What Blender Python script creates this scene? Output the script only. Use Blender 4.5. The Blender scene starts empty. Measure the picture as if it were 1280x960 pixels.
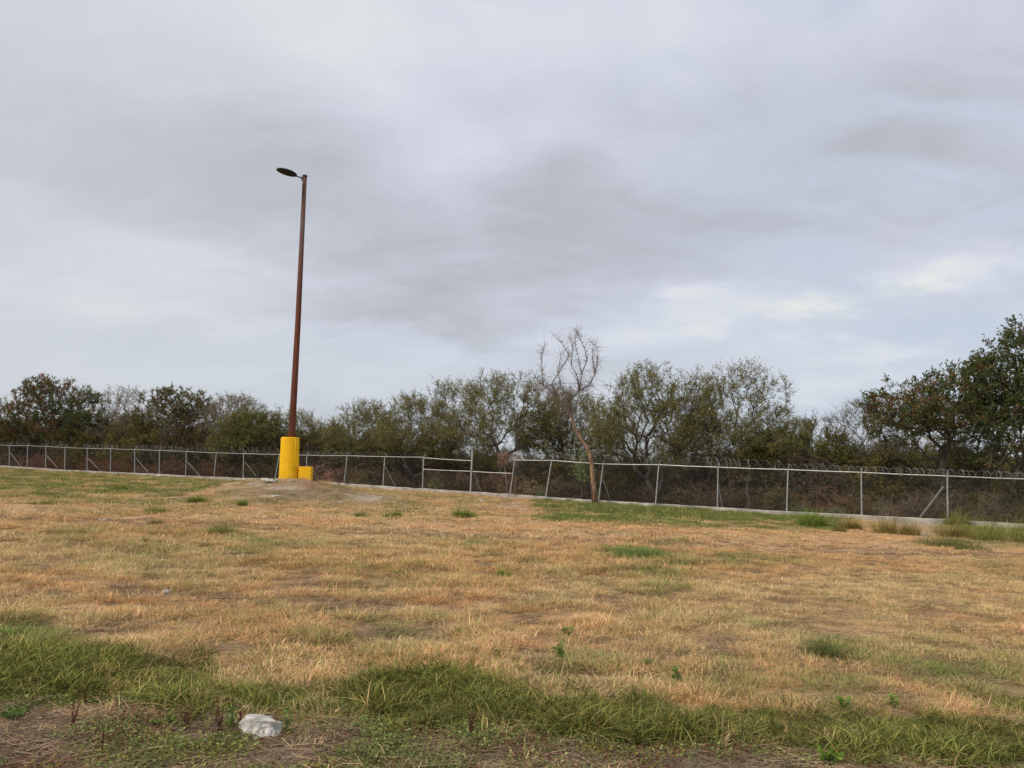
import bpy, math, random
import numpy as np
from mathutils import Vector
R = math.radians
rng = np.random.default_rng(7)
random.seed(7)
S = bpy.context.scene
C = S.collection

# ------------------------------------------------------------------ camera, sky, sun, exposure
F = 960.0; PITCH = R(7.24); CAMZ = 1.6          # focal length in photo pixels (1280 wide)
cd = bpy.data.cameras.new('camera'); cam = bpy.data.objects.new('camera', cd); C.objects.link(cam)
cd.sensor_width = 36; cd.lens = 27.0; cd.clip_start = 0.05; cd.clip_end = 6000
cam.location = (0, 0, CAMZ); cam.rotation_euler = (R(90) + PITCH, 0, 0)
S.camera = cam
S.view_settings.view_transform = 'Standard'; S.view_settings.look = 'None'
S.view_settings.exposure = 0.5; S.view_settings.gamma = 1
S.view_settings.use_curve_mapping = False

SUN_EL, SUN_AZ = R(46), R(228)                  # azimuth clockwise from +Y (the view direction)
sd = bpy.data.lights.new('sun', 'SUN'); sun = bpy.data.objects.new('sun', sd); C.objects.link(sun)
sd.energy = 1.5; sd.angle = R(16); sd.color = (1.0, 0.90, 0.74)
sdir = Vector((math.sin(SUN_AZ)*math.cos(SUN_EL), math.cos(SUN_AZ)*math.cos(SUN_EL), math.sin(SUN_EL)))
sun.rotation_euler = sdir.to_track_quat('Z', 'Y').to_euler(); sun.location = (0, -5, 30)

class NT:
    """small node helper"""
    def __init__(s, tree): s.t = tree; s.n = tree.nodes; s.l = tree.links
    def new(s, typ, **k):
        n = s.n.new(typ)
        for a, b in k.items(): setattr(n, a, b)
        return n
    def put(s, sock, v):
        if hasattr(v, 'is_output'): s.l.new(v, sock)
        elif v is not None: sock.default_value = v
    def math(s, op, a, b=None, c=None, clamp=False):
        n = s.new('ShaderNodeMath', operation=op, use_clamp=clamp)
        for i, v in enumerate((a, b, c)):
            if v is not None: s.put(n.inputs[i], v)
        return n.outputs[0]
    def noise(s, vec, scale, detail=4, rough=.5, dist=0, dim='3D'):
        n = s.new('ShaderNodeTexNoise', noise_dimensions=dim)
        if vec is not None: s.put(n.inputs['Vector'], vec)
        n.inputs['Scale'].default_value = scale; n.inputs['Detail'].default_value = detail
        n.inputs['Roughness'].default_value = rough; n.inputs['Distortion'].default_value = dist
        return n.outputs[0]
    def ramp(s, fac, stops, mode='LINEAR'):
        n = s.new('ShaderNodeValToRGB'); n.color_ramp.interpolation = mode
        e = n.color_ramp.elements
        while len(e) < len(stops): e.new(.5)
        for q, (p, c) in zip(e, stops):
            q.position = p; q.color = tuple(c) + ((1,) if len(c) == 3 else ())
        s.put(n.inputs[0], fac); return n.outputs[0]
    def mix(s, fac, a, b, mode='MIX'):
        n = s.new('ShaderNodeMix', data_type='RGBA', blend_type=mode)
        s.put(n.inputs[0], fac)
        for i, v in ((6, a), (7, b)):
            if hasattr(v, 'is_output'): s.l.new(v, n.inputs[i])
            else: n.inputs[i].default_value = tuple(v) + ((1,) if len(v) == 3 else ())
        return n.outputs[2]
    def smooth(s, v, lo, hi, a=0., b=1.):
        n = s.new('ShaderNodeMapRange', interpolation_type='SMOOTHSTEP')
        s.put(n.inputs[0], v)
        for i, q in zip((1, 2, 3, 4), (lo, hi, a, b)): n.inputs[i].default_value = q
        return n.outputs[0]

w = bpy.data.worlds.new('World'); S.world = w; w.use_nodes = True
k = NT(w.node_tree); k.n.clear()
out = k.new('ShaderNodeOutputWorld'); bg = k.new('ShaderNodeBackground')
k.l.new(bg.outputs[0], out.inputs[0]); bg.inputs[1].default_value = 0.1
sky = k.new('ShaderNodeTexSky', sky_type='NISHITA'); sky.sun_disc = False
sky.sun_elevation = SUN_EL; sky.sun_rotation = SUN_AZ
tc = k.new('ShaderNodeTexCoord'); D = tc.outputs['Generated']
sp = k.new('ShaderNodeSeparateXYZ'); k.l.new(D, sp.inputs[0])
dx, dy, dz = sp.outputs
az = k.math('ARCTAN2', dx, dy)                                    # 0 ahead, + right
el = k.math('ARCSINE', dz)
# cloud deck: direction projected on a plane overhead so that bands flatten towards the horizon
den = k.math('ADD', k.math('MAXIMUM', dz, 0.0), 0.26)
cv = k.new('ShaderNodeCombineXYZ')
k.put(cv.inputs[0], k.math('DIVIDE', dx, den)); k.put(cv.inputs[1], k.math('DIVIDE', dy, den))
cv.inputs[2].default_value = 3.7
rot = k.new('ShaderNodeMapping'); rot.inputs['Rotation'].default_value = (0, 0, R(-35)); rot.inputs['Scale'].default_value = (1.0, 1.5, 1)
k.l.new(cv.outputs[0], rot.inputs[0]); P = rot.outputs[0]
n1 = k.noise(P, 1.1, 6, .52, .35)
n2 = k.noise(P, 5.5, 7, .62, .7)
base = k.math('ADD', k.math('MULTIPLY', n1, .60), k.math('ADD', k.math('MULTIPLY', n2, .24), .09))
warp = k.math('MULTIPLY', k.math('SUBTRACT', k.noise(P, 1.6, 3, .5, .3), .5), .35)
warp2 = k.math('MULTIPLY', k.math('SUBTRACT', k.noise(P, 2.2, 3, .5, .4), .5), .16)
def lobe(px, py, sx, sy, tilt, amt):
    """soft cloud mass centred on a direction; sizes in radians, edges broken by noise"""
    a0 = math.atan2(px - 640, F); e0 = PITCH + math.atan2(480 - py, math.hypot(F, px - 640))
    da = k.math('ADD', k.math('SUBTRACT', az, a0), warp)
    de = k.math('ADD', k.math('SUBTRACT', el, e0), warp2)
    c, s_ = math.cos(tilt), math.sin(tilt)
    u = k.math('DIVIDE', k.math('ADD', k.math('MULTIPLY', da, c), k.math('MULTIPLY', de, s_)), sx)
    v = k.math('DIVIDE', k.math('SUBTRACT', k.math('MULTIPLY', de, c), k.math('MULTIPLY', da, s_)), sy)
    r2 = k.math('ADD', k.math('MULTIPLY', u, u), k.math('MULTIPLY', v, v))
    return k.math('MULTIPLY', k.math('POWER', 2.718, k.math('MULTIPLY', r2, -1.0)), amt)
tot = base
for L in ((730, 200, .24, .22, R(20), -.09), (740, 335, .24, .06, R(5), -.10), (90, 150, .36, .13, R(-8), -.12), (560, 260, .30, .06, R(25), -.06), (1000, 250, .20, .035, R(14), -.08), (860, 120, .05, .25, R(-25), .07),
          (450, 400, .16, .016, R(-6), -.16), (360, 270, .22, .08, 0, -.05), (1130, 130, .22, .10, R(-20), -.06),
          (215, 352, .17, .028, R(-8), .20), (180, 395, .14, .02, R(-5), .16), (500, 160, .16, .07, R(-30), .09), (960, 392, .34, .022, R(6), .24),
          (520, 50, .6, .10, 0, .20), (1150, 372, .20, .02, R(8), .14), (1080, 455, .30, .03, R(5), .16),
          (120, 440, .4, .05, 0, .04), (1000, 40, .3, .10, 0, .10), (640, 320, .12, .05, R(20), -.07)):
    tot = k.math('ADD', tot, lobe(*L))
cloud = k.ramp(tot, [(.16, (.385, .385, .42)), (.36, (.46, .475, .53)), (.50, (.55, .575, .65)), (.66, (.635, .66, .735)), (.84, (.76, .77, .735))])
low = k.smooth(el, 0.0, .28, 1, 0)
cloud = k.mix(k.math('MULTIPLY', low, .45), cloud, (.53, .60, .625))
# thin streaks of blue between the layers towards the right, warmer vapour to the left
cloud = k.mix(k.math('MULTIPLY', k.smooth(az, .0, .55), k.smooth(k.noise(P, 2.4, 4, .55, .5), .42, .62)), cloud, (.52, .575, .67))
cloud = k.mix(k.math('MULTIPLY', k.smooth(az, -.1, -.6), .35), cloud, (.60, .62, .615))
# what little clear sky filters through, on top of the overcast (values x10 for the 0.1 background)
scl = k.new('ShaderNodeVectorMath', operation='SCALE'); k.l.new(cloud, scl.inputs[0]); scl.inputs[3].default_value = 7.75
fin = k.mix(.05, scl.outputs[0], sky.outputs[0])
k.l.new(fin, bg.inputs[0])

# ------------------------------------------------------------------ measuring helpers (photo pixel -> point of the place)
cp, spn = math.cos(PITCH), math.sin(PITCH)
def at(px, py, Y):
    u, v = px - 640, 480 - py
    s = Y/(F*cp - v*spn)
    return np.array((u*s, Y, CAMZ + (F*spn + v*cp)*s))
def to_px(X, Y, Z):
    d = Y*cp + (Z - CAMZ)*spn; d = np.maximum(d, 1e-3)
    return 640 + F*X/d, 480 - F*(-Y*spn + (Z - CAMZ)*cp)/d
def Zf(px): return 33.5*2244/(np.maximum(px, -600) - 640 + 1700)      # depth of the fence line at a photo column

# value noise on the ground plane
_tab = rng.random((257, 257))
def vn(x, y, s, o=0):
    x = np.asarray(x, float)/s + 17.3*o + 1000; y = np.asarray(y, float)/s + 9.1*o + 1000
    xi = np.floor(x).astype(int); yi = np.floor(y).astype(int); fx = x - xi; fy = y - yi
    fx = fx*fx*(3-2*fx); fy = fy*fy*(3-2*fy); g = lambda a, b: _tab[a % 256, b % 256]
    return (g(xi, yi)*(1-fx) + g(xi+1, yi)*fx)*(1-fy) + (g(xi, yi+1)*(1-fx) + g(xi+1, yi+1)*fx)*fy
def fbm(x, y, s, o=0): return .5*vn(x, y, s, o) + .3*vn(x, y, s/2.1, o+1) + .2*vn(x, y, s/4.3, o+2)
def sst(x, a, b):
    t = np.clip((x-a)/(b-a), 0, 1); return t*t*(3-2*t)

# fence posts: top x, top y, base x, base y in the photo
POSTS = [(-150, 549, -150, 573), (-122, 550, -122, 575), (-96, 551, -96, 576.5), (-71, 552.5, -71, 578), (-48, 553.5, -48, 579.5), (-28, 554.5, -28, 581), (-8, 555.5, -8, 582),
 (12, 557, 11.5, 583), (34.5, 557, 34, 584.3), (57.5, 558, 57, 586), (81.5, 559.3, 81, 587.7), (109, 560.5, 109, 589), (138.5, 561, 138, 590.3), (168.5, 562, 168.5, 591.6),
 (199.5, 563, 199, 593), (233, 564.3, 232, 595), (270.5, 566, 267.5, 596.5), (304.5, 567, 304, 598), (349, 568, 343.5, 599), (383.5, 569, 383, 601.2), (434, 569.6, 430, 604.6),
 (481, 570.8, 478.5, 608), (529.5, 571.5, 528, 611.3), (590.5, 563, 588, 615), (643.5, 575, 637, 618), (689.5, 575.5, 681.5, 621.5), (754, 580, 747.5, 626), (823.5, 581, 819, 630),
 (897.5, 584, 896.5, 634.7), (985, 587, 983, 640), (1076.5, 590.5, 1077, 644.5), (1184, 595, 1184.5, 650), (1303, 599.6, 1303, 657), (1438, 605, 1438, 665), (1600, 611, 1600, 675)]
base_pts = np.array([at(bx, by, Zf(bx)) for _, _, bx, by in POSTS])
A = np.c_[base_pts[:, 0], base_pts[:, 1], np.ones(len(base_pts))]
Wt = np.ones(len(base_pts)); Wt[:7] = .3; Wt[-2:] = .3
A2 = np.r_[A*Wt[:, None], [[0, 40, 10.]]]; b2 = np.r_[(base_pts[:, 2] - .19)*Wt, [0.0]]
(pa, pb, pc), *_ = np.linalg.lstsq(A2, b2, rcond=None)
fx_s = base_pts[::-1, 0] if base_pts[0, 0] > base_pts[-1, 0] else base_pts[:, 0]
order = np.argsort(base_pts[:, 0]); FX = base_pts[order, 0]; FY = base_pts[order, 1]
FR = (base_pts[:, 2] - .19 - (pa*base_pts[:, 0] + pb*base_pts[:, 1] + pc))[order]
FR = np.convolve(np.pad(FR, 1, 'edge'), [.25, .5, .25], 'valid')
LAMP = at(360.8, 601, 34.0)
def ground(X, Y, fine=True):
    X = np.asarray(X, float); Y = np.asarray(Y, float)
    fy = np.interp(X, FX, FY)
    Yc = np.minimum(Y, fy) + np.minimum(np.maximum(Y - fy, 0), 6)*.5
    Xc = np.clip(X, -75, 60)
    z = pa*Xc + pb*np.maximum(Yc, -10) + pc
    z = z + np.interp(X, FX, FR)*np.exp(-((Y-fy)/14)**2)
    # mound under the lamp
    pl = pa*LAMP[0] + pb*LAMP[1] + pc
    r = np.hypot((X - LAMP[0] - .3)/3.1, (Y - LAMP[1])/2.6)
    z = z + (LAMP[2] - pl + .04)*np.exp(-(r**2)*.9)*(1 + .18*(vn(X, Y, .8, 5) - .5))
    r2 = np.hypot((X - LAMP[0] + 3.2)/2.6, (Y - LAMP[1] + .3)/2.2)
    z = z + .16*np.exp(-r2**2)
    nf = sst(np.abs(Y - fy), .5, 3)
    z = z + (fbm(X, Y, 2.3, 33) - .42)*.22*np.exp(-((Y-fy+.6)/.8)**2)
    z = z + nf*((fbm(X, Y, 6, 3) - .5)*.16 + (fbm(X, Y, 1.1, 8) - .5)*.07)
    if fine: z = z + nf*(fbm(X, Y, .35, 12) - .5)*.035
    return z
def gpx(px, py):
    """ground point seen at a photo pixel"""
    u, v = px - 640, 480 - py
    d = np.array((u, F*cp - v*spn, F*spn + v*cp)); d /= d[1]
    t = np.linspace(2.5, 75, 6000)
    g = ground(d[0]*t, t, False); h = CAMZ + d[2]*t - g
    i = np.argmax(h < 0) if (h < 0).any() else len(t)-1
    return np.array((d[0]*t[i], t[i], g[i]))

# ------------------------------------------------------------------ object helpers
def np_mesh(name, verts, faces, cols=None, smooth=False):
    """faces: list of int arrays (n,k)"""
    me = bpy.data.meshes.new(name)
    verts = np.asarray(verts, np.float32); me.vertices.add(len(verts)); me.vertices.foreach_set('co', verts.ravel())
    fl = [np.asarray(f, np.int32) for f in faces if len(f)]
    loops = np.concatenate([f.ravel() for f in fl]); sizes = np.concatenate([np.full(len(f), f.shape[1], np.int32) for f in fl])
    me.loops.add(len(loops)); me.loops.foreach_set('vertex_index', loops)
    me.polygons.add(len(sizes)); st = np.zeros(len(sizes), np.int32); st[1:] = np.cumsum(sizes)[:-1]
    me.polygons.foreach_set('loop_start', st)
    me.polygons.foreach_set('use_smooth', np.full(len(sizes), smooth))
    me.update(calc_edges=True); me.validate()
    if cols is not None:
        a = me.attributes.new('tint', 'FLOAT_COLOR', 'POINT')
        a.data.foreach_set('color', np.c_[cols, np.ones(len(cols))].astype(np.float32).ravel())
    return me
def obj(name, me, mat, parent=None, loc=None):
    o = bpy.data.objects.new(name, me); C.objects.link(o)
    if mat and not me.materials: me.materials.append(mat)
    if parent is not None: o.parent = parent
    if loc is not None: o.location = loc
    return o
def tag(o, label=None, cat=None, group=None, kind=None):
    if label: o['label'] = label
    if cat: o['category'] = cat
    if group: o['group'] = group
    if kind: o['kind'] = kind
    return o
def empty(name, loc, label, cat, group=None):
    o = bpy.data.objects.new(name, None); C.objects.link(o); o.location = loc; o.empty_display_size = .2
    return tag(o, label, cat, group)
class MB:
    def __init__(s): s.v = []; s.q = []; s.t = []; s.n = 0; s.c = []
    def add(s, v, q=None, t=None, c=None):
        v = np.asarray(v, float).reshape(-1, 3); s.v.append(v)
        if q is not None and len(q): s.q.append(np.asarray(q).reshape(-1, 4) + s.n)
        if t is not None and len(t): s.t.append(np.asarray(t).reshape(-1, 3) + s.n)
        if c is not None: s.c.append(np.broadcast_to(np.asarray(c, float), (len(v), 3)))
        s.n += len(v)
    def mesh(s, name, smooth=False):
        f = []
        if s.q: f.append(np.concatenate(s.q))
        if s.t: f.append(np.concatenate(s.t))
        return np_mesh(name, np.concatenate(s.v), f, np.concatenate(s.c) if s.c else None, smooth)
    def tubes(s, a, b, ra, rb, n=4, c=None):
        """independent tapered tubes a->b (arrays)"""
        a = np.asarray(a, float).reshape(-1, 3); b = np.asarray(b, float).reshape(-1, 3); m = len(a)
        if not m: return
        ra = np.broadcast_to(ra, m); rb = np.broadcast_to(rb, m)
        d = b - a; d /= np.linalg.norm(d, axis=1, keepdims=True) + 1e-9
        h = np.where(np.abs(d[:, 2:3]) < .9, [[0, 0, 1.]], [[1., 0, 0]])
        u = np.cross(d, h); u /= np.linalg.norm(u, axis=1, keepdims=True); v = np.cross(d, u)
        th = np.arange(n)*2*np.pi/n
        ring = u[:, None]*np.cos(th)[None, :, None] + v[:, None]*np.sin(th)[None, :, None]
        V = np.concatenate([a[:, None] + ring*ra[:, None, None], b[:, None] + ring*rb[:, None, None]], 1).reshape(-1, 3)
        i = np.arange(n); j = (i+1) % n
        q = np.stack([i, j, j+n, i+n], 1)[None] + (np.arange(m)*2*n)[:, None, None]
        cc = None if c is None else np.repeat(np.broadcast_to(c, (m, 3)), 2*n, 0)
        s.add(V, q.reshape(-1, 4), None, cc)
    def path(s, pts, rad, n=8, cap=True, c=None):
        """one joined tube along a polyline"""
        pts = np.asarray(pts, float); m = len(pts); rad = np.broadcast_to(rad, m)
        th = np.arange(n)*2*np.pi/n; V = []; u = None
        for i in range(m):
            d = pts[min(i+1, m-1)] - pts[max(i-1, 0)]; d /= np.linalg.norm(d) + 1e-9
            if u is None:
                h = np.array((0, 0, 1.)) if abs(d[2]) < .9 else np.array((1., 0, 0)); u = np.cross(d, h)
            u = u - d*np.dot(u, d); u /= np.linalg.norm(u); v = np.cross(d, u)
            V.append(pts[i] + rad[i]*(np.cos(th)[:, None]*u + np.sin(th)[:, None]*v))
        i = np.arange(n); j = (i+1) % n
        q = np.concatenate([np.stack([i, j, j+n, i+n], 1) + r*n for r in range(m-1)])
        V = np.concatenate(V); t = []
        if cap:
            V = np.r_[V, [pts[0]], [pts[-1]]]
            t = [(b_, a_, m*n) for a_, b_ in zip(i, j)] + [(a_ + (m-1)*n, b_ + (m-1)*n, m*n+1) for a_, b_ in zip(i, j)]
        s.add(V, q, t, c)
    def box(s, c0, sx, sy, sz, yaw=0):
        c_, s_ = math.cos(yaw), math.sin(yaw); V = []
        for z in (-1, 1):
            for x, y in ((-1, -1), (1, -1), (1, 1), (-1, 1)):
                X, Y = x*sx/2, y*sy/2; V.append((c0[0] + X*c_ - Y*s_, c0[1] + X*s_ + Y*c_, c0[2] + z*sz/2))
        s.add(V, [(3, 2, 1, 0), (4, 5, 6, 7), (0, 1, 5, 4), (1, 2, 6, 5), (2, 3, 7, 6), (3, 0, 4, 7)])
    def leaves(s, c, ax, L, W, cols, r=rng):
        """rhombic leaves centred at c along ax"""
        m = len(c)
        if not m: return
        ax = ax/(np.linalg.norm(ax, axis=1, keepdims=True) + 1e-9)
        h = r.normal(size=(m, 3)); b = np.cross(ax, h); b /= np.linalg.norm(b, axis=1, keepdims=True) + 1e-9
        L = np.broadcast_to(L, m)[:, None]; W = np.broadcast_to(W, m)[:, None]
        V = np.stack([c - ax*L/2, c + b*W/2 - ax*L*.05, c + ax*L/2, c - b*W/2 - ax*L*.05], 1).reshape(-1, 3)
        s.add(V, np.arange(m*4).reshape(m, 4), None, np.repeat(cols, 4, 0))

# ------------------------------------------------------------------ materials
def mat(name, rough=.8, metal=0):
    m = bpy.data.materials.new(name); m.use_nodes = True; q = NT(m.node_tree)
    b = q.n['Principled BSDF']; b.inputs['Roughness'].default_value = rough; b.inputs['Metallic'].default_value = metal
    b.inputs['Specular IOR Level'].default_value = .25
    return m, q, b
def bump(q, b, h, strength, dist=.02):
    n = q.new('ShaderNodeBump'); n.inputs['Strength'].default_value = strength; n.inputs['Distance'].default_value = dist
    q.put(n.inputs['Height'], h); q.l.new(n.outputs[0], b.inputs['Normal'])
def plain(name, c1, c2, scale, rough=.8, metal=0, bs=.3, detail=5, stretch=(1, 1, 1)):
    m, q, b = mat(name, rough, metal)
    g = q.new('ShaderNodeTexCoord'); mp = q.new('ShaderNodeMapping'); mp.inputs['Scale'].default_value = stretch
    q.l.new(g.outputs['Object'], mp.inputs[0])
    n = q.noise(mp.outputs[0], scale, detail, .6)
    q.l.new(q.ramp(n, [(.32, c1), (.68, c2)]), b.inputs['Base Color'])
    if bs: bump(q, b, n, bs)
    return m
def leafmat(name, attr='GEOMETRY', trans=.3, gain=1.0, inst=False):
    """diffuse + translucent leaf whose colour is the leaf's own tint"""
    m = bpy.data.materials.new(name); m.use_nodes = True; q = NT(m.node_tree); q.n.clear()
    o = q.new('ShaderNodeOutputMaterial'); a = q.new('ShaderNodeAttribute', attribute_name='tint', attribute_type='GEOMETRY')
    col = a.outputs['Color']
    if inst:
        ia = q.new('ShaderNodeAttribute', attribute_name='hue', attribute_type='INSTANCER')
        col = q.mix(1.0, ia.outputs['Color'], col, 'MULTIPLY')
    if gain != 1:
        v = q.new('ShaderNodeVectorMath', operation='SCALE'); q.l.new(col, v.inputs[0]); v.inputs[3].default_value = gain; col = v.outputs[0]
    d = q.new('ShaderNodeBsdfDiffuse'); t = q.new('ShaderNodeBsdfTranslucent'); mx = q.new('ShaderNodeMixShader')
    q.l.new(col, d.inputs[0]); q.l.new(col, t.inputs[0]); mx.inputs[0].default_value = trans
    q.l.new(d.outputs[0], mx.inputs[1]); q.l.new(t.outputs[0], mx.inputs[2]); q.l.new(mx.outputs[0], o.inputs[0])
    return m
M_leaf = leafmat('leaf', gain=2.0); M_grass = leafmat('grass_blade', trans=.25, inst=True); M_tuft = leafmat('clump_blade', trans=.25)
M_under = leafmat('undergrowth_leaf', trans=.2, inst=True)
M_bark = plain('dark_bark', (.06, .048, .04), (.16, .135, .115), 6, .9, stretch=(1, 1, .3))
M_barkp = plain('grey_bark', (.10, .085, .07), (.22, .19, .16), 6, .9, stretch=(1, 1, .3))
M_dead = plain('dead_orange_bark', (.20, .12, .085), (.72, .49, .33), 7, .85, stretch=(1, 1, .30), bs=1.0)
M_twig = plain('dead_twig', (.15, .115, .10), (.30, .235, .205), 4, .9)
M_galv = plain('galvanised_steel', (.34, .35, .35), (.52, .53, .52), 5, .45, .55, .1)
M_wire = plain('wire', (.20, .205, .20), (.34, .35, .34), 5, .5, .5, 0)
M_razor = plain('razor_wire', (.42, .44, .43), (.60, .62, .61), 5, .5, .3, 0)
M_brace = plain('weathered_brace', (.22, .22, .21), (.34, .33, .31), 5, .6, .3, 0)
M_conc = plain('weathered_concrete', (.22, .20, .17), (.60, .55, .48), 1.7, .95, 0, .6, 9)
M_stone = plain('limestone', (.30, .275, .24), (.80, .765, .70), 13, .95, 0, 1.0, 12)
M_black = plain('lamp_housing', (.008, .008, .008), (.02, .02, .02), 8, .45, 0, 0)

# yellow paint on concrete: scuffed and dusty
m, q, b = mat('yellow_paint', .6); g = q.new('ShaderNodeTexCoord')
n = q.noise(g.outputs['Object'], 3.0, 8, .65); n3 = q.noise(g.outputs['Object'], 14, 6, .6)
c = q.ramp(n, [(.25, (.80, .40, .004)), (.5, (.96, .54, .006)), (.75, (1.0, .62, .02))])
spz = q.new('ShaderNodeSeparateXYZ'); q.l.new(g.outputs['Object'], spz.inputs[0])
dirt = q.math('ADD', q.math('MULTIPLY', q.smooth(n3, .52, .72), q.smooth(spz.outputs[2], -.1, 1.0, .9, .30)), q.math('MULTIPLY', q.smooth(spz.outputs[2], .0, .35, .55, 0), n3), None, True)
c = q.mix(dirt, c, (.42, .25, .07)); q.l.new(c, b.inputs['Base Color']); bump(q, b, n3, .5, .03); M_yel = m
# rusty pole
m, q, b = mat('rust_painted_steel', .7); g = q.new('ShaderNodeTexCoord')
mp = q.new('ShaderNodeMapping'); mp.inputs['Scale'].default_value = (1, 1, .22); q.l.new(g.outputs['Object'], mp.inputs[0])
n = q.noise(mp.outputs[0], 2.2, 7, .6); sz = q.new('ShaderNodeSeparateXYZ'); q.l.new(g.outputs['Object'], sz.inputs[0])
rust = q.ramp(n, [(.3, (.085, .028, .015)), (.6, (.16, .052, .028)), (.8, (.22, .085, .05))])
n5 = q.noise(mp.outputs[0], 5, 5, .6)
worn = q.math('MULTIPLY', q.smooth(q.math('ADD', sz.outputs[2], q.math('MULTIPLY', n5, 3)), 8.5, 12.5), q.smooth(n5, .35, .6))
c = q.mix(worn, rust, (.12, .085, .075)); q.l.new(c, b.inputs['Base Color']); bump(q, b, n5, .3, .01); M_rust = m

# ------------------------------------------------------------------ layout masks in the field (looked up where each point of ground lies)
def interp(x, pts): a = np.array(pts, float); return np.interp(x, a[:, 0], a[:, 1])
def strip_mask(px, py):
    """the lush verge running across the foreground"""
    hi = interp(px, [(-200, 800), (0, 818), (130, 822), (250, 826), (290, 868), (330, 872), (380, 862), (500, 852), (600, 860), (700, 876), (830, 898), (960, 896), (1100, 912), (1280, 905), (1500, 900)])
    lo = interp(px, [(-200, 855), (0, 868), (120, 872), (250, 892), (330, 893), (420, 898), (520, 910), (640, 913), (760, 924), (900, 933), (1060, 949), (1280, 960), (1500, 965)])
    j_ = 16*(vn(px, py, 26, 44) - .5) + 8*(vn(px, py, 9, 45) - .5); return sst(py + j_, hi-16, hi+12)*(1 - sst(py + j_, lo-14, lo+8))
def below_strip(px, py):
    lo = interp(px, [(-200, 855), (0, 868), (120, 872), (250, 892), (330, 893), (420, 898), (520, 910), (640, 913), (760, 924), (900, 933), (1060, 949), (1280, 960), (1500, 965)])
    return sst(py, lo-4, lo+8)
def ell(px, py, cx, cy, rx, ry): return np.exp(-(((px-cx)/rx)**2 + ((py-cy)/ry)**2))
def green_mask(px, py, X, Y):
    g = np.zeros_like(px)
    top = interp(px, [(0, 585), (200, 594), (400, 604), (600, 618), (900, 638), (1280, 660)])
    g += .36*(1 - sst(px, 120, 420))*(1 - sst(py, 622, 660))*(.35 + 1.2*sst(fbm(X, Y, 2.2, 77), .38, .62))
    g += .30*(1-sst(py-top, 20, 45))*(1 - sst(px, 500, 700))
    g += 1.0*sst(px, 655, 690)*(1 - sst(px, 1040, 1075))*(1 - sst(py - interp(px, [(660, 650), (850, 658), (1050, 662)]), -4, 6))
    g += .9*sst(px, 1150, 1200)*(1-sst(py, 676, 690))
    lush = g.copy(); g = g*0
    for e in ((825, 715, 50, 34, .40), (770, 690, 50, 12, .3), (1040, 800, 45, 22, .40), (1180, 840, 150, 50, .30), (950, 700, 60, 10, .25), (1240, 715, 50, 14, .3), (310, 685, 45, 14, .5),
              (90, 670, 60, 12, .3), (180, 690, 30, 10, .4), (720, 840, 60, 22, .6), (400, 790, 90, 14, .4), (20, 790, 40, 18, .8), (480, 745, 60, 9, .35), (600, 690, 60, 14, .25), (1230, 900, 90, 20, .7), (900, 860, 40, 20, .3)):
        g += e[4]*ell(px, py, *e[:4])
    return np.clip(g*(.15 + 2.1*sst(.5*fbm(X, Y, 1.5, 31) + .5*fbm(X, Y, .45, 34), .33, .66)) + lush*(.10 + 1.35*sst(fbm(X, Y, .9, 35), .25, .65)) + .22*sst(fbm(X, Y, 1.9, 37), .52, .68), 0, 1)
def bare_mask(px, py, X, Y):
    b = sst(fbm(X, Y, .9, 41), .56, .70)*.55
    b *= 1 - .75*sst(px, 800, 1000)*(1-sst(py, 800, 850))
    b *= sst(py, 655, 720)*(1 - .75*sst(px, 560, 760)*(1 - sst(py, 720, 780)))
    b += .95*ell(px, py, 1150, 655, 40, 6) + .9*ell(px, py, 1220, 654, 22, 4) + .8*ell(px, py, 1160, 668, 42, 3)
    for e in ((500, 795, 60, 16, .9), (460, 760, 80, 8, .6), (800, 822, 60, 9, .8), (700, 748, 50, 6, .35), (1060, 835, 60, 7, .5), (280, 750, 60, 7, .8), (780, 880, 30, 9, .9), (40, 735, 50, 6, .5), (660, 745, 40, 8, .3), (330, 820, 50, 14, .4), (150, 745, 90, 8, .5)):
        b += e[4]*ell(px, py, *e[:4])
    b += .72*ell(px, py, 372, 612, 75, 16) + .8*ell(px, py, 455, 623, 45, 7) + .7*ell(px, py, 640, 632, 55, 9)
    b += .75*sst(py, 880, 905)*below_strip(px, py)
    return np.clip(b, 0, 1)

# ------------------------------------------------------------------ the ground, one sheet to the horizon
def axis(lo, hi, step, far, n):
    c_ = np.arange(lo, hi + step/2, step); g_ = np.geomspace(step, far - hi, n); h_ = np.geomspace(step, far + lo if lo < 0 else far, n)
    return c_, g_, h_
xs = np.unique(np.r_[-np.geomspace(30, 1800, 42)[::-1], np.arange(-30, 30, .3), np.geomspace(30, 1800, 42)])
ys = np.unique(np.r_[-np.geomspace(3, 300, 12)[::-1], np.arange(-3, 12, .16), np.arange(12, 70, .4), np.geomspace(70, 2400, 34)])
GX, GY = np.meshgrid(xs, ys); GZ = ground(GX, GY)
nx, ny = len(xs), len(ys); ii = (np.arange(ny-1)[:, None]*nx + np.arange(nx-1)).ravel()
PX, PY = to_px(GX, np.maximum(GY, 1), GZ)
gmask = green_mask(PX, PY, GX, GY); bm = bare_mask(PX, PY, GX, GY); bl = below_strip(PX, PY); fyg = np.interp(GX, FX, FY)
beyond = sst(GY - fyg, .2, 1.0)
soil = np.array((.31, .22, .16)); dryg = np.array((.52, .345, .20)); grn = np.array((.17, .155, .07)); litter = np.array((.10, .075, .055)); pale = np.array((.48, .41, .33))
col = dryg*(1-bm[..., None]) + soil*bm[..., None]
col = col*(1-.6*gmask[..., None]) + grn*.6*gmask[..., None]
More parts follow.
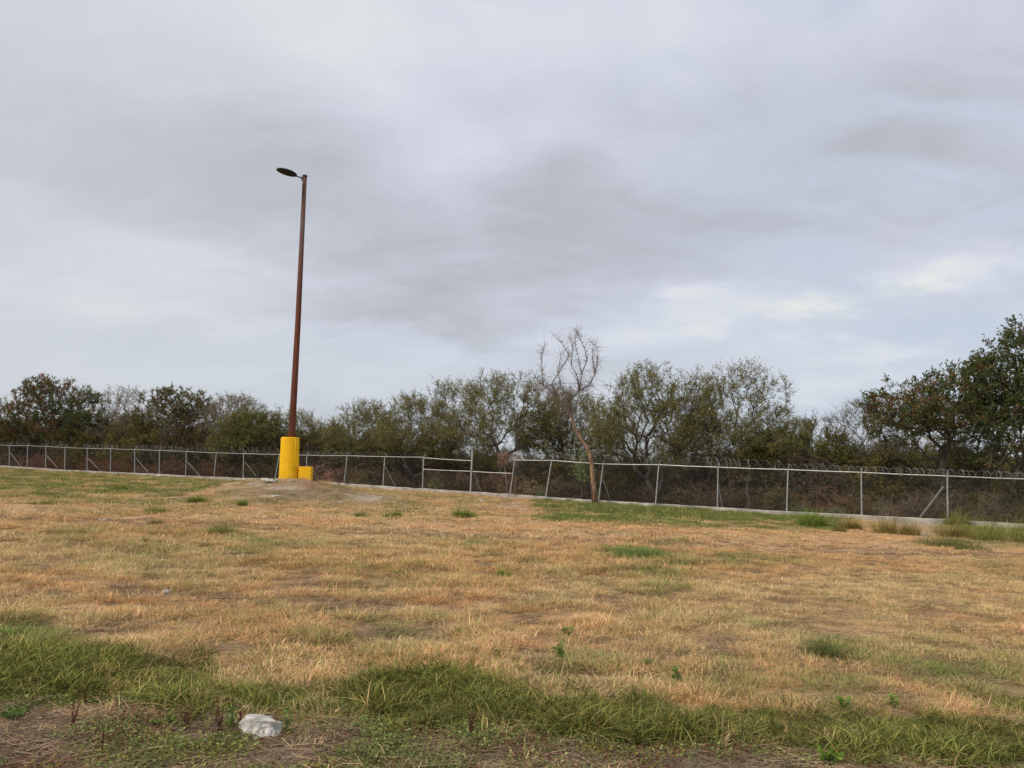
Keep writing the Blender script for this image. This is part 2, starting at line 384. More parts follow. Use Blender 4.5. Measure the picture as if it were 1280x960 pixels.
pm = np.clip(.9*ell(PX, PY, 465, 623, 26, 3.2) + ell(PX, PY, 372, 612, 80, 14)*sst(vn(GX, GY, .55, 60), .60, .78)*.9 + ell(PX, PY, 640, 631, 40, 5)*sst(vn(GX, GY, .4, 61), .6, .8)
             + .7*ell(PX, PY, 1150, 655, 50, 6) + .8*ell(PX, PY, 1255, 656, 22, 5) + .6*ell(PX, PY, 1165, 668, 50, 5) + .5*ell(PX, PY, 270, 603, 50, 6)*sst(vn(GX, GY, .7, 62), .6, .75), 0, 1)
md = ell(PX, PY, 385, 612, 85, 17)*(.35 + .65*vn(GX, GY, .5, 63)); col = col*(1 - .65*md[..., None]) + np.array((.17, .115, .08))*.65*md[..., None]
col = col*(1-pm[..., None]) + pale*pm[..., None]
near = np.clip(bl, 0, 1)*(1-beyond); col = col*(1-near[..., None]) + np.array((.27, .205, .16))*near[..., None]
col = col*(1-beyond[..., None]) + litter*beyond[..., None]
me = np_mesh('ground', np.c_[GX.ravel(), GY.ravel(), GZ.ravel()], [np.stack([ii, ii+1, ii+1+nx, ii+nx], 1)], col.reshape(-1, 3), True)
m, q, b = mat('soil', .95)
a = q.new('ShaderNodeAttribute', attribute_name='tint'); g = q.new('ShaderNodeNewGeometry'); Pp = g.outputs['Position']
n1 = q.noise(Pp, 3.5, 8, .65); n2 = q.noise(Pp, 30, 6, .7); n4 = q.noise(Pp, .6, 5, .6)
f1 = q.ramp(n1, [(.3, (.78, .76, .73)), (.7, (1.4, 1.36, 1.30))]); f2 = q.ramp(n2, [(.3, (.55, .54, .52)), (.55, (1, 1, 1)), (.75, (1.7, 1.66, 1.6))])
c = q.mix(1, a.outputs['Color'], f1, 'MULTIPLY'); c = q.mix(.8, c, f2, 'MULTIPLY')
q.l.new(c, b.inputs['Base Color']); bump(q, b, q.math('ADD', q.math('MULTIPLY', n1, .6), q.math('MULTIPLY', n2, .5)), 1.0, .05)
b.inputs['Specular IOR Level'].default_value = .1
tag(obj('ground', me, m), 'gently sloping field of dry soil and litter under the grass', kind='structure')

# ------------------------------------------------------------------ blade and plant prototypes
def blades(mb, n, rad, hmin, hmax, wid, lean, droop, r, bright=(.7, 1.3), segs=3, hue=None, dome=0., wild=.9):
    """n arching blades rooted within rad"""
    th = r.uniform(0, 2*np.pi, n); rr = rad*np.sqrt(r.random(n)); root = np.stack([rr*np.cos(th), rr*np.sin(th), np.full(n, -.01)], 1)
    ph = th + r.normal(0, wild, n); h = r.uniform(hmin, hmax, n)*(1 - dome*(rr/rad)**1.5); ln = r.uniform(.15, 1, n)*lean
    dirv = np.stack([np.cos(ph), np.sin(ph), np.zeros(n)], 1); side = np.stack([-np.sin(ph), np.cos(ph), np.zeros(n)], 1)
    tw = r.normal(0, .5, (n, 1)); side = side*np.cos(tw) + dirv*np.sin(tw)
    w = wid*r.uniform(.6, 1.3, n); V = []
    for s_ in range(segs+1):
        t = s_/segs
        p = root + dirv*(h*ln*(t**1.6))[:, None]; p[:, 2] += h*(t - droop*ln*t**2.6)
        ww = (w*(1 - t**1.8)*.5)[:, None]
        if s_ < segs: V += [p - side*ww, p + side*ww]
        else: V += [p]
    V = np.stack(V, 1); k_ = 2*segs+1; o_ = (np.arange(n)*k_)[:, None]
    q_ = np.concatenate([o_ + np.array([[2*i, 2*i+1, 2*i+3, 2*i+2]]) for i in range(segs-1)]) if segs > 1 else []
    t_ = o_ + np.array([[2*segs-2, 2*segs-1, 2*segs]])
    cb = r.uniform(bright[0], bright[1], (n, 1))*np.ones((1, 3))
    if hue is not None: cb = cb*hue(r, n)
    # root darker straw sheath, tip lighter: the blade's own colour
    mb.add(V.reshape(-1, 3), q_, t_, np.repeat(cb, k_, 0))
def proto(mb, name, material, coll):
    me = mb.mesh(name); me.materials.append(material)
    o = bpy.data.objects.new(name, me); coll.objects.link(o); return o
def straw_hue(r, n):
    h = np.ones((n, 3)); s_ = r.random(n); h[s_ < .18] = (.72, .95, .75); h[s_ > .85] = (1.22, 1.22, 1.3); return h
def green_hue(r, n):
    h = np.ones((n, 3)); s_ = r.random(n); h[s_ < .10] = (1.6, 1.35, 1.4); h[s_ > .93] = (1.9, 1.6, 2.1); return h
def coll(name): return bpy.data.collections.new(name)
c_dry = coll('proto_dry'); c_dryf = coll('proto_dry_far'); c_grn = coll('proto_green'); c_weed = coll('proto_weed'); c_lit = coll('proto_litter')
for i in range(5):
    r = np.random.default_rng(100+i)
    mb = MB(); blades(mb, 60, .12, .025, .075, .0048, 2.2, .45, r, (.65, 1.3), 3, straw_hue); blades(mb, 3, .10, .06, .12, .004, 1.2, .2, r, (.9, 1.5), 3, straw_hue); proto(mb, 'dry_%d' % i, M_grass, c_dry)
    mb = MB(); blades(mb, 50, .26, .03, .085, .013, 1.9, .35, r, (.6, 1.3), 2, straw_hue); proto(mb, 'dryf_%d' % i, M_grass, c_dryf)
    mb = MB(); blades(mb, 24, .11, .10, .32, .0095, 1.2, .6, r, (.35, 1.6), 4, green_hue, 0, 2.0); blades(mb, 14, .13, .05, .16, .008, 1.7, .4, r, (.6, 1.7), 3, green_hue, 0, 2.0); proto(mb, 'green_%d' % i, M_grass, c_grn)
    # creeping broad-leaved weed: small leaves on short runners
    mb = MB(); n = 85; th = r.uniform(0, 2*np.pi, n); rr = .16*np.sqrt(r.random(n)); cc = np.stack([rr*np.cos(th), rr*np.sin(th), r.uniform(.008, .055, n)], 1)
    ax = np.stack([np.cos(th + r.normal(0, 1, n)), np.sin(th), r.normal(.25, .3, n)], 1)
    mb.leaves(cc, ax, r.uniform(.014, .032, n), r.uniform(.007, .014, n), r.uniform(.6, 1.4, (n, 1))*np.ones((1, 3)), r); proto(mb, 'weed_%d' % i, M_grass, c_weed)
    # flattened straw litter
    mb = MB(); n = 26; p0 = np.c_[r.uniform(-.16, .16, (n, 2)), r.uniform(.004, .02, n)]; an = r.uniform(0, 2*np.pi, n); ll = r.uniform(.04, .2, n)
    p1 = p0 + np.stack([np.cos(an)*ll, np.sin(an)*ll, r.uniform(-.004, .02, n)], 1); mb.tubes(p0, p1, .0022, .0012, 3, r.uniform(.6, 1.4, (n, 1))*np.ones((1, 3))); proto(mb, 'litter_%d' % i, M_grass, c_lit)

def scatter(name, pts, rot, scl, hue, collection, label, cat):
    me = bpy.data.meshes.new(name); me.vertices.add(len(pts)); me.vertices.foreach_set('co', np.asarray(pts, np.float32).ravel())
    def at_(n_, t_, d_, key):
        a_ = me.attributes.new(n_, t_, 'POINT'); a_.data.foreach_set(key, np.asarray(d_).ravel())
    at_('rot', 'FLOAT_VECTOR', np.asarray(rot, np.float32), 'vector'); at_('scl', 'FLOAT_VECTOR', np.asarray(scl, np.float32), 'vector')
    at_('hue', 'FLOAT_COLOR', np.c_[hue, np.ones(len(hue))].astype(np.float32), 'color')
    at_('pick', 'INT', rng.integers(0, len(collection.objects), len(pts)).astype(np.int32), 'value')
    me.update(); o = bpy.data.objects.new(name, me); C.objects.link(o)
    t = bpy.data.node_groups.new(name, 'GeometryNodeTree')
    t.interface.new_socket(name='Geometry', in_out='INPUT', socket_type='NodeSocketGeometry'); t.interface.new_socket(name='Geometry', in_out='OUTPUT', socket_type='NodeSocketGeometry')
    gi = t.nodes.new('NodeGroupInput'); go = t.nodes.new('NodeGroupOutput'); ip = t.nodes.new('GeometryNodeInstanceOnPoints'); ci = t.nodes.new('GeometryNodeCollectionInfo')
    ci.inputs['Collection'].default_value = collection; ci.inputs['Separate Children'].default_value = True; ci.inputs['Reset Children'].default_value = True
    t.links.new(gi.outputs[0], ip.inputs['Points']); t.links.new(ci.outputs[0], ip.inputs['Instance']); ip.inputs['Pick Instance'].default_value = True
    for n_, dt, sk in (('rot', 'FLOAT_VECTOR', 'Rotation'), ('scl', 'FLOAT_VECTOR', 'Scale'), ('pick', 'INT', 'Instance Index')):
        a_ = t.nodes.new('GeometryNodeInputNamedAttribute'); a_.data_type = dt; a_.inputs[0].default_value = n_
        t.links.new(a_.outputs[0], ip.inputs[sk])
    t.links.new(ip.outputs[0], go.inputs[0])
    md = o.modifiers.new('scatter', 'NODES'); md.node_group = t
    if label: tag(o, label, None, None, 'stuff')
    return o
def field_points(n, y0, y1, marg=1.35):
    """random points in the visible wedge of the field"""
    Y = np.sqrt(rng.uniform(y0**2, y1**2, n)); X = rng.uniform(-.5, .5, n)*1.333*marg*Y + 0
    X = np.where(rng.random(n) < .5, X, X)
    ok = Y < np.interp(X, FX, FY) - .35
    ok &= np.hypot(X - LAMP[0], Y - LAMP[1]) > .75
    X, Y = X[ok], Y[ok]; Z = ground(X, Y); px, py = to_px(X, Y, Z); return X, Y, Z, px, py
def cols_dry(X, Y, px, py, g):
    n = len(X); j = fbm(X, Y, 2.4, 51); j2 = rng.random(n)
    orange = np.array((.80, .50, .26)); straw = np.array((.77, .55, .30)); brown = np.array((.44, .28, .17)); olive = np.array((.45, .365, .16)); green = np.array((.23, .27, .08))
    j = j - .22*sst(px, 500, 800)*(1 - sst(py, 690, 760)); w1 = sst(j, .38, .62)[:, None]; c_ = orange*(1-w1) + straw*w1
    bb = (j2 < .10)[:, None]; c_ = np.where(bb, brown, c_)
    gg = np.clip(g + (fbm(X, Y, .9, 52) - .5)*.5 + rng.normal(.03, .17, n), 0, 1)
    a_ = sst(gg, .16, .6)[:, None]; b_ = sst(gg, .52, 1.0)[:, None]
    c_ = c_*(1-a_) + olive*a_; c_ = c_*(1-b_) + green*b_
    return c_*rng.uniform(.82, 1.18, (n, 1))
def rots(n, t=.12): return np.c_[rng.normal(0, t, (n, 2)), rng.uniform(0, 6.283, n)]

# near dry grass
for nm, n, y0, y1, cl, s0, lab in (('dry_grass', 74000, 3.6, 18, c_dry, 1.0, 'short tan and straw-coloured dry grass covering the near field'),
                                   ('far_dry_grass', 105000, 12.5, 72, c_dryf, 1.0, 'thin tan and olive dry grass over the far half of the field')):
    X, Y, Z, px, py = field_points(n, y0, y1)
    g = green_mask(px, py, X, Y); bmk = bare_mask(px, py, X, Y); stp = strip_mask(px, py); bls = below_strip(px, py)
    clump = sst(fbm(X, Y, .34, 71), .38, .60)
    dens = (1 - .93*bmk)*(.28 + .72*clump + .3*sst(px, 700, 1000)*(1-clump))*(1 - .8*stp)*(1 - .80*bls)
    ok = rng.random(len(X)) < dens; X, Y, Z, px, py, g, clump = [v[ok] for v in (X, Y, Z, px, py, g, clump)]
    smooth_r = sst(px, 780, 1000)
    s_ = (.48 + .92*clump*(1-.40*smooth_r))*rng.uniform(.75, 1.25, len(X))*(1 + .35*g)
    if y0 > 10: s_ *= .85
    hz = s_*rng.uniform(.8, 1.2, len(X))*(1 + 1.2*sst(g, .5, .9)*(np.interp(X, FX, FY) - Y < 9)*(px > 600))
    scatter(nm, np.c_[X, Y, Z], rots(len(X)), np.c_[s_, s_, hz], cols_dry(X, Y, px, py, g), cl, lab, 'grass')
# lush verge
X, Y, Z, px, py = field_points(60000, 3.6, 9.5)
stp = strip_mask(px, py); ok = rng.random(len(X)) < stp*(.22 + .60*sst(fbm(X, Y, .45, 81), .36, .58)); X, Y, Z = X[ok], Y[ok], Z[ok]
n = len(X); hs = (.58 + .62*sst(fbm(X, Y, .6, 82), .3, .68))*rng.uniform(.75, 1.2, n)
gc = np.array((.215, .235, .062))*rng.uniform(.55, 1.35, (n, 1))*(.7 + .6*fbm(X, Y, .8, 83))[:, None]*np.where(rng.random((n, 1)) < .07, (1.9, 1.35, 1.8), (1, 1, 1))
scatter('green_grass', np.c_[X, Y, Z], rots(n, .15), np.c_[hs*.85, hs*.85, hs*.50], gc, c_grn, 'band of long green grass running across the foreground', 'grass')
X, Y, Z, px, py = field_points(26000, 5, 45)
ok = rng.random(len(X)) < sst(fbm(X, Y, 1.3, 95), .50, .66)*.34*(1 - bare_mask(px, py, X, Y))*(1 - below_strip(px, py)) + .02
X, Y, Z = X[ok], Y[ok], Z[ok]; n = len(X); s_ = rng.uniform(.25, .62, n)*(1 + .012*Y)
scatter('green_regrowth', np.c_[X, Y, Z], rots(n, .15), np.c_[s_*1.2, s_*1.2, s_*.45], np.array((.22, .24, .07))*rng.uniform(.7, 1.3, (n, 1)), c_grn, 'sparse short green blades coming up all through the dry grass', 'grass')
# creeping weeds low in the foreground, and litter
X, Y, Z, px, py = field_points(30000, 3.3, 6.6, 1.5)
bls = below_strip(px, py); pat = sst(fbm(X, Y, .5, 91), .42, .58)*(1 - .6*sst(px, 500, 900))
ok = rng.random(len(X)) < bls*pat*.17; X, Y, Z = X[ok], Y[ok], Z[ok]; n = len(X); s_ = rng.uniform(.6, 1.15, n)
gc = np.array((.25, .29, .10))*rng.uniform(.6, 1.35, (n, 1)); gc[rng.random(n) < .18] = (.20, .085, .06); gc[rng.random(n) < .15] = (.30, .28, .07)
scatter('creeping_weeds', np.c_[X, Y, Z+.004], rots(n, .1), np.c_[s_, s_, s_], gc, c_weed, 'patches of small-leaved creeping weeds on bare soil in front of the green grass band', 'weeds')
X, Y, Z, px, py = field_points(26000, 3.3, 20, 1.4)
ok = rng.random(len(X)) < np.clip(.25 + .7*below_strip(px, py) + .5*bare_mask(px, py, X, Y), 0, 1); X, Y, Z = X[ok], Y[ok], Z[ok]; n = len(X); s_ = rng.uniform(.6, 1.2, n)
gc = np.array((.40, .29, .19))*rng.uniform(.6, 1.4, (n, 1))
scatter('straw_litter', np.c_[X, Y, Z+.004], rots(n, .05), np.c_[s_, s_, s_], gc, c_lit, 'dead straw lying flat on the bare soil', 'litter')

# ------------------------------------------------------------------ concrete footing of the fence
fo = np.argsort([p[2] for p in POSTS]); FP = base_pts[fo]
mb = MB(); xsF = np.linspace(FP[0, 0], FP[-1, 0], 420); ysF = np.interp(xsF, FP[:, 0], FP[:, 1]); zsF = np.interp(xsF, FP[:, 0], FP[:, 2])
pr = [(-.17, -.35), (-.17, .0), (-.12, .03), (.12, .03), (.17, .0), (.17, -.35)]
V = []
for i, (x, y, z) in enumerate(zip(xsF, ysF, zsF)):
    for a_, b_ in pr: V.append((x + rng.normal(0, .006), y + a_ + rng.normal(0, .01), z + b_ + .02*(vn(x, y, .7, 5)-.5) + rng.normal(0, .006)))
kk = len(pr); qd = [(i*kk+j, i*kk+j+1, (i+1)*kk+j+1, (i+1)*kk+j) for i in range(len(xsF)-1) for j in range(kk-1)]
mb.add(V, qd)
tag(obj('concrete_footing', mb.mesh('concrete_footing'), M_conc), 'long low pale concrete kerb running under the whole wire fence', 'kerb')

# ------------------------------------------------------------------ chain link fence
fence = empty('chain_link_fence', tuple(base_pts[24]), 'long galvanised chain link fence with coiled razor wire in front of the trees', 'fence')
fo_ = Vector(base_pts[24])
def fobj(name, me, m, label=None):
    o = obj(name, me, m, fence); 
    if label: o['label'] = label
    return o
tops = []
for i, (tx, ty, bx, by) in enumerate(POSTS):
    b_ = base_pts[i]; t_ = at(tx, ty, b_[1]); tops.append(t_); thick = i == 23
    mb = MB(); r_ = .055 if thick else .034
    o0 = fo_[:]
    mb.path([b_ - o0 - (0, 0, .15), t_ - o0], r_, 8)
    if thick: mb.path([t_ - o0 - (0, 0, .02), t_ - o0 + (0, 0, .03)], .065, 8)
    else:
        d = (t_ - b_)*.0; mb.path([t_ - o0 - (0, 0, .05), t_ - o0 + (.0, 0, .02)], .045, 8)
    fobj('post', mb.mesh('post'), M_galv, 'thick tall post where the rail steps down' if thick else None)
    if not thick:                                    # outrigger arm for the barbed wire
        a0 = t_ - o0; a1 = a0 + (.10, .10, .24); mb = MB(); mb.path([a0, a1], (.016, .012), 5); fobj('barb_arm', mb.mesh('barb_arm'), M_galv)
tops = np.array(tops)
rail_z = tops.copy(); rail_z[23] = at(590, 572.2, tops[23][1])
TJ = at(590, 574.0, tops[23][1])
for i in range(len(POSTS)-1):
    a_, b_ = rail_z[i], rail_z[i+1]
    if i in (22, 23):                                # the repaired bay: two rails, lower than the rest
        if i == 22: segs = [(at(529, 572.3, tops[22][1]), at(590, 576, tops[23][1])), (at(529, 586.5, tops[22][1]), at(590, 589.3, tops[23][1]))]
        else: segs = [(at(590, 589.3, tops[23][1]), at(639.5, 591.8, tops[24][1]))]
    else: segs = [(a_, b_)]
    for p, q_ in segs:
        mb = MB(); mid = (p+q_)/2 - (0, 0, .012); mb.path([p - fo_[:], mid - fo_[:], q_ - fo_[:]], .026, 6); fobj('top_rail', mb.mesh('top_rail'), M_galv)
# diagonal braces seen behind the mesh (photo columns of top and foot)
for (x0, y0, x1, y1) in ((13, 566, 26, 582), (58, 569, 72, 584), (110, 573, 126, 588), (170, 573, 186, 590), (234, 577, 250, 594), (306, 577, 320, 594), (391, 588, 401, 604), (482, 584, 494, 607), (592, 590, 601, 613), (753, 598, 763, 624), (897, 600, 903, 634)):
    Yb = Zf(x0); p = at(x0, y0, Yb + .1); q_ = at(x1, y1 + 1, Zf(x1) + .5); mb = MB(); mb.path([p - fo_[:], q_ - fo_[:]], .024, 6); fobj('brace', mb.mesh('brace'), M_brace)
p = at(1179.5, 608, Zf(1180) + .05); q_ = at(1150, 647, Zf(1150) + .35); mb = MB(); mb.path([p - fo_[:], q_ - fo_[:]], .045, 8); fobj('brace', mb.mesh('brace'), M_brace, 'thick detached brace leaning near the right end')
# woven wire: diagonals of each bay, joined
mb = MB(); step = .085
for i in range(len(POSTS)-1):
    if i == 22 or i == 23: top0 = at(529 if i == 22 else 590, 586.5 if i == 22 else 589.5, tops[i][1]); top1 = at(590 if i == 22 else 639.5, 589.3 if i == 22 else 591.8, tops[i+1][1])
    else: top0, top1 = rail_z[i], rail_z[i+1]
    b0, b1 = base_pts[i], base_pts[i+1]; Lb = np.linalg.norm(b1-b0); H = (top0[2]-b0[2] + top1[2]-b1[2])/2
    ts = np.arange(-H, Lb, step)
    for sgn in (1, -1):
        u0 = ts; u1 = ts + H; z0 = np.zeros_like(ts); z1 = np.ones_like(ts)
        lo = np.clip(-u0/H, 0, 1); hi = np.clip((Lb-u0)/H, 0, 1)
        A_ = (u0 + lo*H)/Lb; B_ = (u0 + hi*H)/Lb; za, zb = lo, hi
        if sgn < 0: A_, B_ = 1-A_, 1-B_
        def P_(t_, z_):
            t_ = t_[:, None]; z_ = z_[:, None]; return (b0*(1-t_) + b1*t_)*(1-z_) + (top0*(1-t_) + top1*t_)*z_
        ok = hi > lo + .01
        mb.tubes(P_(A_, za)[ok] - fo_[:], P_(B_, zb)[ok] - fo_[:], .0010, .0010, 3)
tag(fobj('wire_mesh', mb.mesh('wire_mesh'), M_wire), kind='stuff')
fence.location = fo_
# barbed strands and razor coils on the rail
mb = MB()
for i in range(len(POSTS)-1):
    if i in (22, 23): continue
    for hh, off in ((.12, .05), (.23, .10)):
        p = rail_z[i] - fo_[:] + (off, off, hh); q_ = rail_z[i+1] - fo_[:] + (off, off, hh); mb.tubes([p], [q_], .003, .003, 3)
        for t_ in np.arange(.03, 1, .045): c_ = p*(1-t_) + q_*t_; mb.tubes([c_ + (0, 0, -.018)], [c_ + (.01, 0, .018)], .003, .001, 3)
fobj('barbed_strand', mb.mesh('barbed_strand'), M_wire)
def coil(x0, x1, rad, pitch, seed, wire=.0035, sag=.0):
    r = np.random.default_rng(seed)
    p = at(x0, 560, 1)*0; Ya, Yb = Zf(x0), Zf(x1)
    ex = lambda x: np.array([np.interp(x, [t[0] for t in POSTS], tops[:, k_]) if k_ != 2 else np.interp(x, [t[0] for t in POSTS], rail_z[:, 2]) for k_ in range(3)])
    a_, b_ = ex(x0), ex(x1); L = np.linalg.norm(b_-a_); nt = max(2, L/pitch); N = int(nt*12)
    t_ = np.linspace(0, 1, N); th = t_*nt*2*np.pi
    tt = t_ + np.interp(t_, np.linspace(0, 1, 9), r.normal(0, .5*pitch/L, 9))
    rr = rad*np.interp(t_, np.linspace(0, 1, 12), r.uniform(.7, 1.15, 12))
    d = (b_-a_)/L; pts = a_ + (b_-a_)*tt[:, None] + np.c_[np.zeros(N), rr*np.cos(th)*.9, rr*np.sin(th) + rad*.78] + d*(rr*.35*np.sin(th*.5))[:, None]
    mb = MB(); mb.tubes(pts[:-1] - fo_[:], pts[1:] - fo_[:], wire, wire, 3)
    k_ = np.arange(0, N-1, 2); c_ = pts[k_] - fo_[:]; jj = r.normal(0, 1, c_.shape); jj /= np.linalg.norm(jj, axis=1, keepdims=True)
    mb.tubes(c_ - jj*.03, c_ + jj*.028, .003, .001, 3)
    fobj('razor_coil', mb.mesh('razor_coil'), M_razor)
for j, c_ in enumerate(((10, 34, .22, .6), (58, 84, .34, .5), (104, 145, .22, .30), (170, 232, .22, .30), (246, 262, .2, .4), (285, 345, .30, .45), (386, 440, .14, .6), (655, 700, .26, .32), (700, 760, .26, .45), (760, 825, .22, .55), (806, 818, .20, .12),
                        (825, 900, .26, .5), (880, 912, .30, .22), (910, 985, .24, .36), (985, 1076, .17, .30), (1076, 1184, .165, .20), (1184, 1303, .165, .20), (1303, 1438, .165, .2))): coil(*c_[:3], c_[3], 300+j)

# ------------------------------------------------------------------ lamp on its yellow pedestal
lamp = empty('street_lamp', tuple(LAMP), 'tall rust-brown lamp post standing in a round yellow concrete pedestal', 'street lamp')
H_ped = (at(362, 547, LAMP[1]) - LAMP)[2]; top = at(381, 221, LAMP[1]); Hp = top[2] - LAMP[2]
mb = MB(); n = 40; zs = [-.5, 0, .03, .5, 1.0, 1.4, H_ped-.04, H_ped-.01, H_ped]; V = []
for j, z in enumerate(zs):
    rr = .425 - .016*z - (.03 if j == len(zs)-1 else 0)
    for i in range(n): a_ = i*2*math.pi/n; V.append((math.cos(a_)*(rr + rng.normal(0, .004)), math.sin(a_)*(rr + rng.normal(0, .004)), z + (rng.normal(0, .008) if j >= len(zs)-2 else 0)))
V.append((0, 0, H_ped+.01)); qd = [(j*n+i, j*n+(i+1) % n, (j+1)*n+(i+1) % n, (j+1)*n+i) for j in range(len(zs)-1) for i in range(n)]
mb.add(V, qd, [((len(zs)-1)*n+i, (len(zs)-1)*n+(i+1) % n, len(V)-1) for i in range(n)])
obj('pedestal', mb.mesh('pedestal', True), M_yel, lamp)
mb = MB(); mb.path([(.31, -.25, -.1), (.305, -.245, H_ped*.5), (.29, -.235, H_ped-.02)], .035, 8); mb.path([(-.24, -.28, H_ped-.06), (-.24, -.28, H_ped+.03)], .02, 6); obj('conduit', mb.mesh('conduit', True), M_yel, lamp)
bw = 17.5/960*34
bc = at(379.5, 593, LAMP[1]-.05) - LAMP; mb = MB(); mb.box((.435+.28, .08, .12), .54, .5, 1.0, R(4)); me = mb.mesh('junction_box')
bx_ = obj('junction_box', me, M_yel, lamp); bv = bx_.modifiers.new('bevel', 'BEVEL'); bv.width = .015; bv.segments = 2
lx = top[0] - LAMP[0]; lean = lx*0
mb = MB(); px0, lx = .06, top[0] - LAMP[0]; mb.path([(px0, 0, H_ped-.3), (px0+.005, 0, H_ped+.3), ((px0+lx)/2+.01, 0, Hp*.5), (lx, 0, Hp)], [.155, .15, .125, .095], 20); pole = obj('pole', mb.mesh('pole', True), M_rust, lamp)
mb = MB(); mb.path([(lx, 0, Hp), (lx, 0, Hp+.07), (lx, 0, Hp+.09)], [.115, .115, .06], 16); obj('pole_cap', mb.mesh('pole_cap', True), M_rust, lamp)
mb = MB(); mb.path([(lx, 0, Hp-.28), (lx-.10, -.06, Hp-.14), (lx-.12, -.08, Hp-.05)], [.05, .045, .04], 8); obj('bracket', mb.mesh('bracket', True), M_rust, lamp)
hd = np.array((-1.12, -.95, .13)); hd /= np.linalg.norm(hd); side = np.cross(hd, (0, 0, 1)); side /= np.linalg.norm(side); upv = np.cross(side, hd)
s0 = np.array((lx-.08, -.06, Hp-.1)); mb = MB(); mb.path([s0, s0 + hd*.5], [.03, .028], 8); obj('arm', mb.mesh('arm', True), M_black, lamp)
# leaf-shaped head: flat below, domed above
mb = MB(); prof = [(0, .05, .03), (.06, .13, .06), (.2, .21, .09), (.45, .26, .11), (.75, .255, .10), (1.0, .20, .08), (1.16, .11, .05), (1.2, .02, .01)]; V = []; n = 20
for (l_, w_, h_) in prof:
    for i in range(n):
        a_ = i*2*math.pi/n; cx, cz = math.cos(a_)*w_, math.sin(a_); cz = cz*h_ if cz > 0 else cz*h_*.45
        V.append(s0 + hd*(.30 + l_*.80) + side*cx*1.12 + upv*cz*1.25)
qd = [(j*n+i, j*n+(i+1) % n, (j+1)*n+(i+1) % n, (j+1)*n+i) for j in range(len(prof)-1) for i in range(n)]
V.append(s0 + hd*.29); V.append(s0 + hd*1.265); tt = [((i+1) % n, i, len(V)-2) for i in range(n)] + [((len(prof)-1)*n+i, (len(prof)-1)*n+(i+1) % n, len(V)-1) for i in range(n)]
mb.add(V, qd, tt); obj('lamp_head', mb.mesh('lamp_head', True), M_black, lamp)

# ------------------------------------------------------------------ trees
def connect(root_pts, P, bal=.22, up=.0, r=rng):
    """join crown points to the growing skeleton; returns nodes and parents"""
    nodes = [np.array(p, float) for p in root_pts]; par = [-1] + list(range(len(root_pts)-1)); pl = [0.]
    for i in range(1, len(nodes)): pl.append(pl[-1] + np.linalg.norm(nodes[i]-nodes[i-1]))
    anchor = nodes[-1]; P = P[np.argsort(np.linalg.norm(P - nodes[0], axis=1))]
    N = np.zeros((len(nodes) + 3*len(P), 3)); N[:len(nodes)] = nodes; L = np.full(len(N), 1e9); L[:len(pl)] = pl; cnt = len(nodes); par = par + [0]*(len(N)-cnt)
    nr = max(1, int(len(root_pts)*.45))
    for p in P:
        d = p - N[:cnt]; dist = np.linalg.norm(d, axis=1); dn = np.maximum(0, -d[:, 2]); cost = dist + bal*L[:cnt] + 1.2*dn; cost[:nr] += 5
        k_ = int(np.argmin(cost)); a_ = N[k_]; sg = 1 if dist[k_] < .5 else (2 if dist[k_] < 1.2 else 3); prev = k_
        for s_ in range(1, sg+1):
            t_ = s_/sg; q_ = a_*(1-t_) + p*t_
            if s_ < sg: q_ = q_ + r.normal(0, .07*dist[k_], 3) + (0, 0, .05*dist[k_])
            if cnt >= len(N): break
            N[cnt] = q_; par[cnt] = prev; L[cnt] = L[prev] + np.linalg.norm(q_ - N[prev]); prev = cnt; cnt += 1
    return N[:cnt], np.array(par[:cnt])
def radii(N, par, rtrunk, rtip=.006, ex=2.2):
    a_ = np.full(len(N), 0.); ch = np.zeros(len(N), int)
    for i in range(1, len(N)): ch[par[i]] += 1
    for i in range(len(N)-1, 0, -1):
        if ch[i] == 0: a_[i] = 1
        a_[par[i]] += a_[i]
    # parents always precede children, so one backward sweep is enough
    rr = (a_/a_[0])**.62; return rtip + rr*(rtrunk - rtip), ch
OLIVE = np.array((.134, .125, .042)); DKGREEN = np.array((.045, .062, .022)); RED = np.array((.155, .070, .038)); BROWN = np.array((.14, .105, .065)); YEL = np.array((.20, .165, .055))
GREY = np.array((.17, .15, .11)); MID = np.array((.085, .085, .030))
KINDS = {  # leaf length, width, leaves per twig, twig length, twigs per node, palette [(colour, weight)]
 'mesquite': (.105, .031, 11, .62, 4, [(OLIVE, .5), (MID, .32), (YEL, .18)]),
 'broad': (.15, .065, 8, .48, 4, [(DKGREEN, .60), (MID, .26), (RED, .14)]),
 'round': (.13, .045, 10, .5, 4, [(MID, .55), (OLIVE, .35), (DKGREEN, .1)]),
 'sparse': (.11, .040, 5, .55, 4, [(BROWN, .45), (GREY, .3), (OLIVE, .25)]),
 'bare': (.08, .02, 1, .65, 5, [(GREY, .6), (OLIVE, .4)]),
}
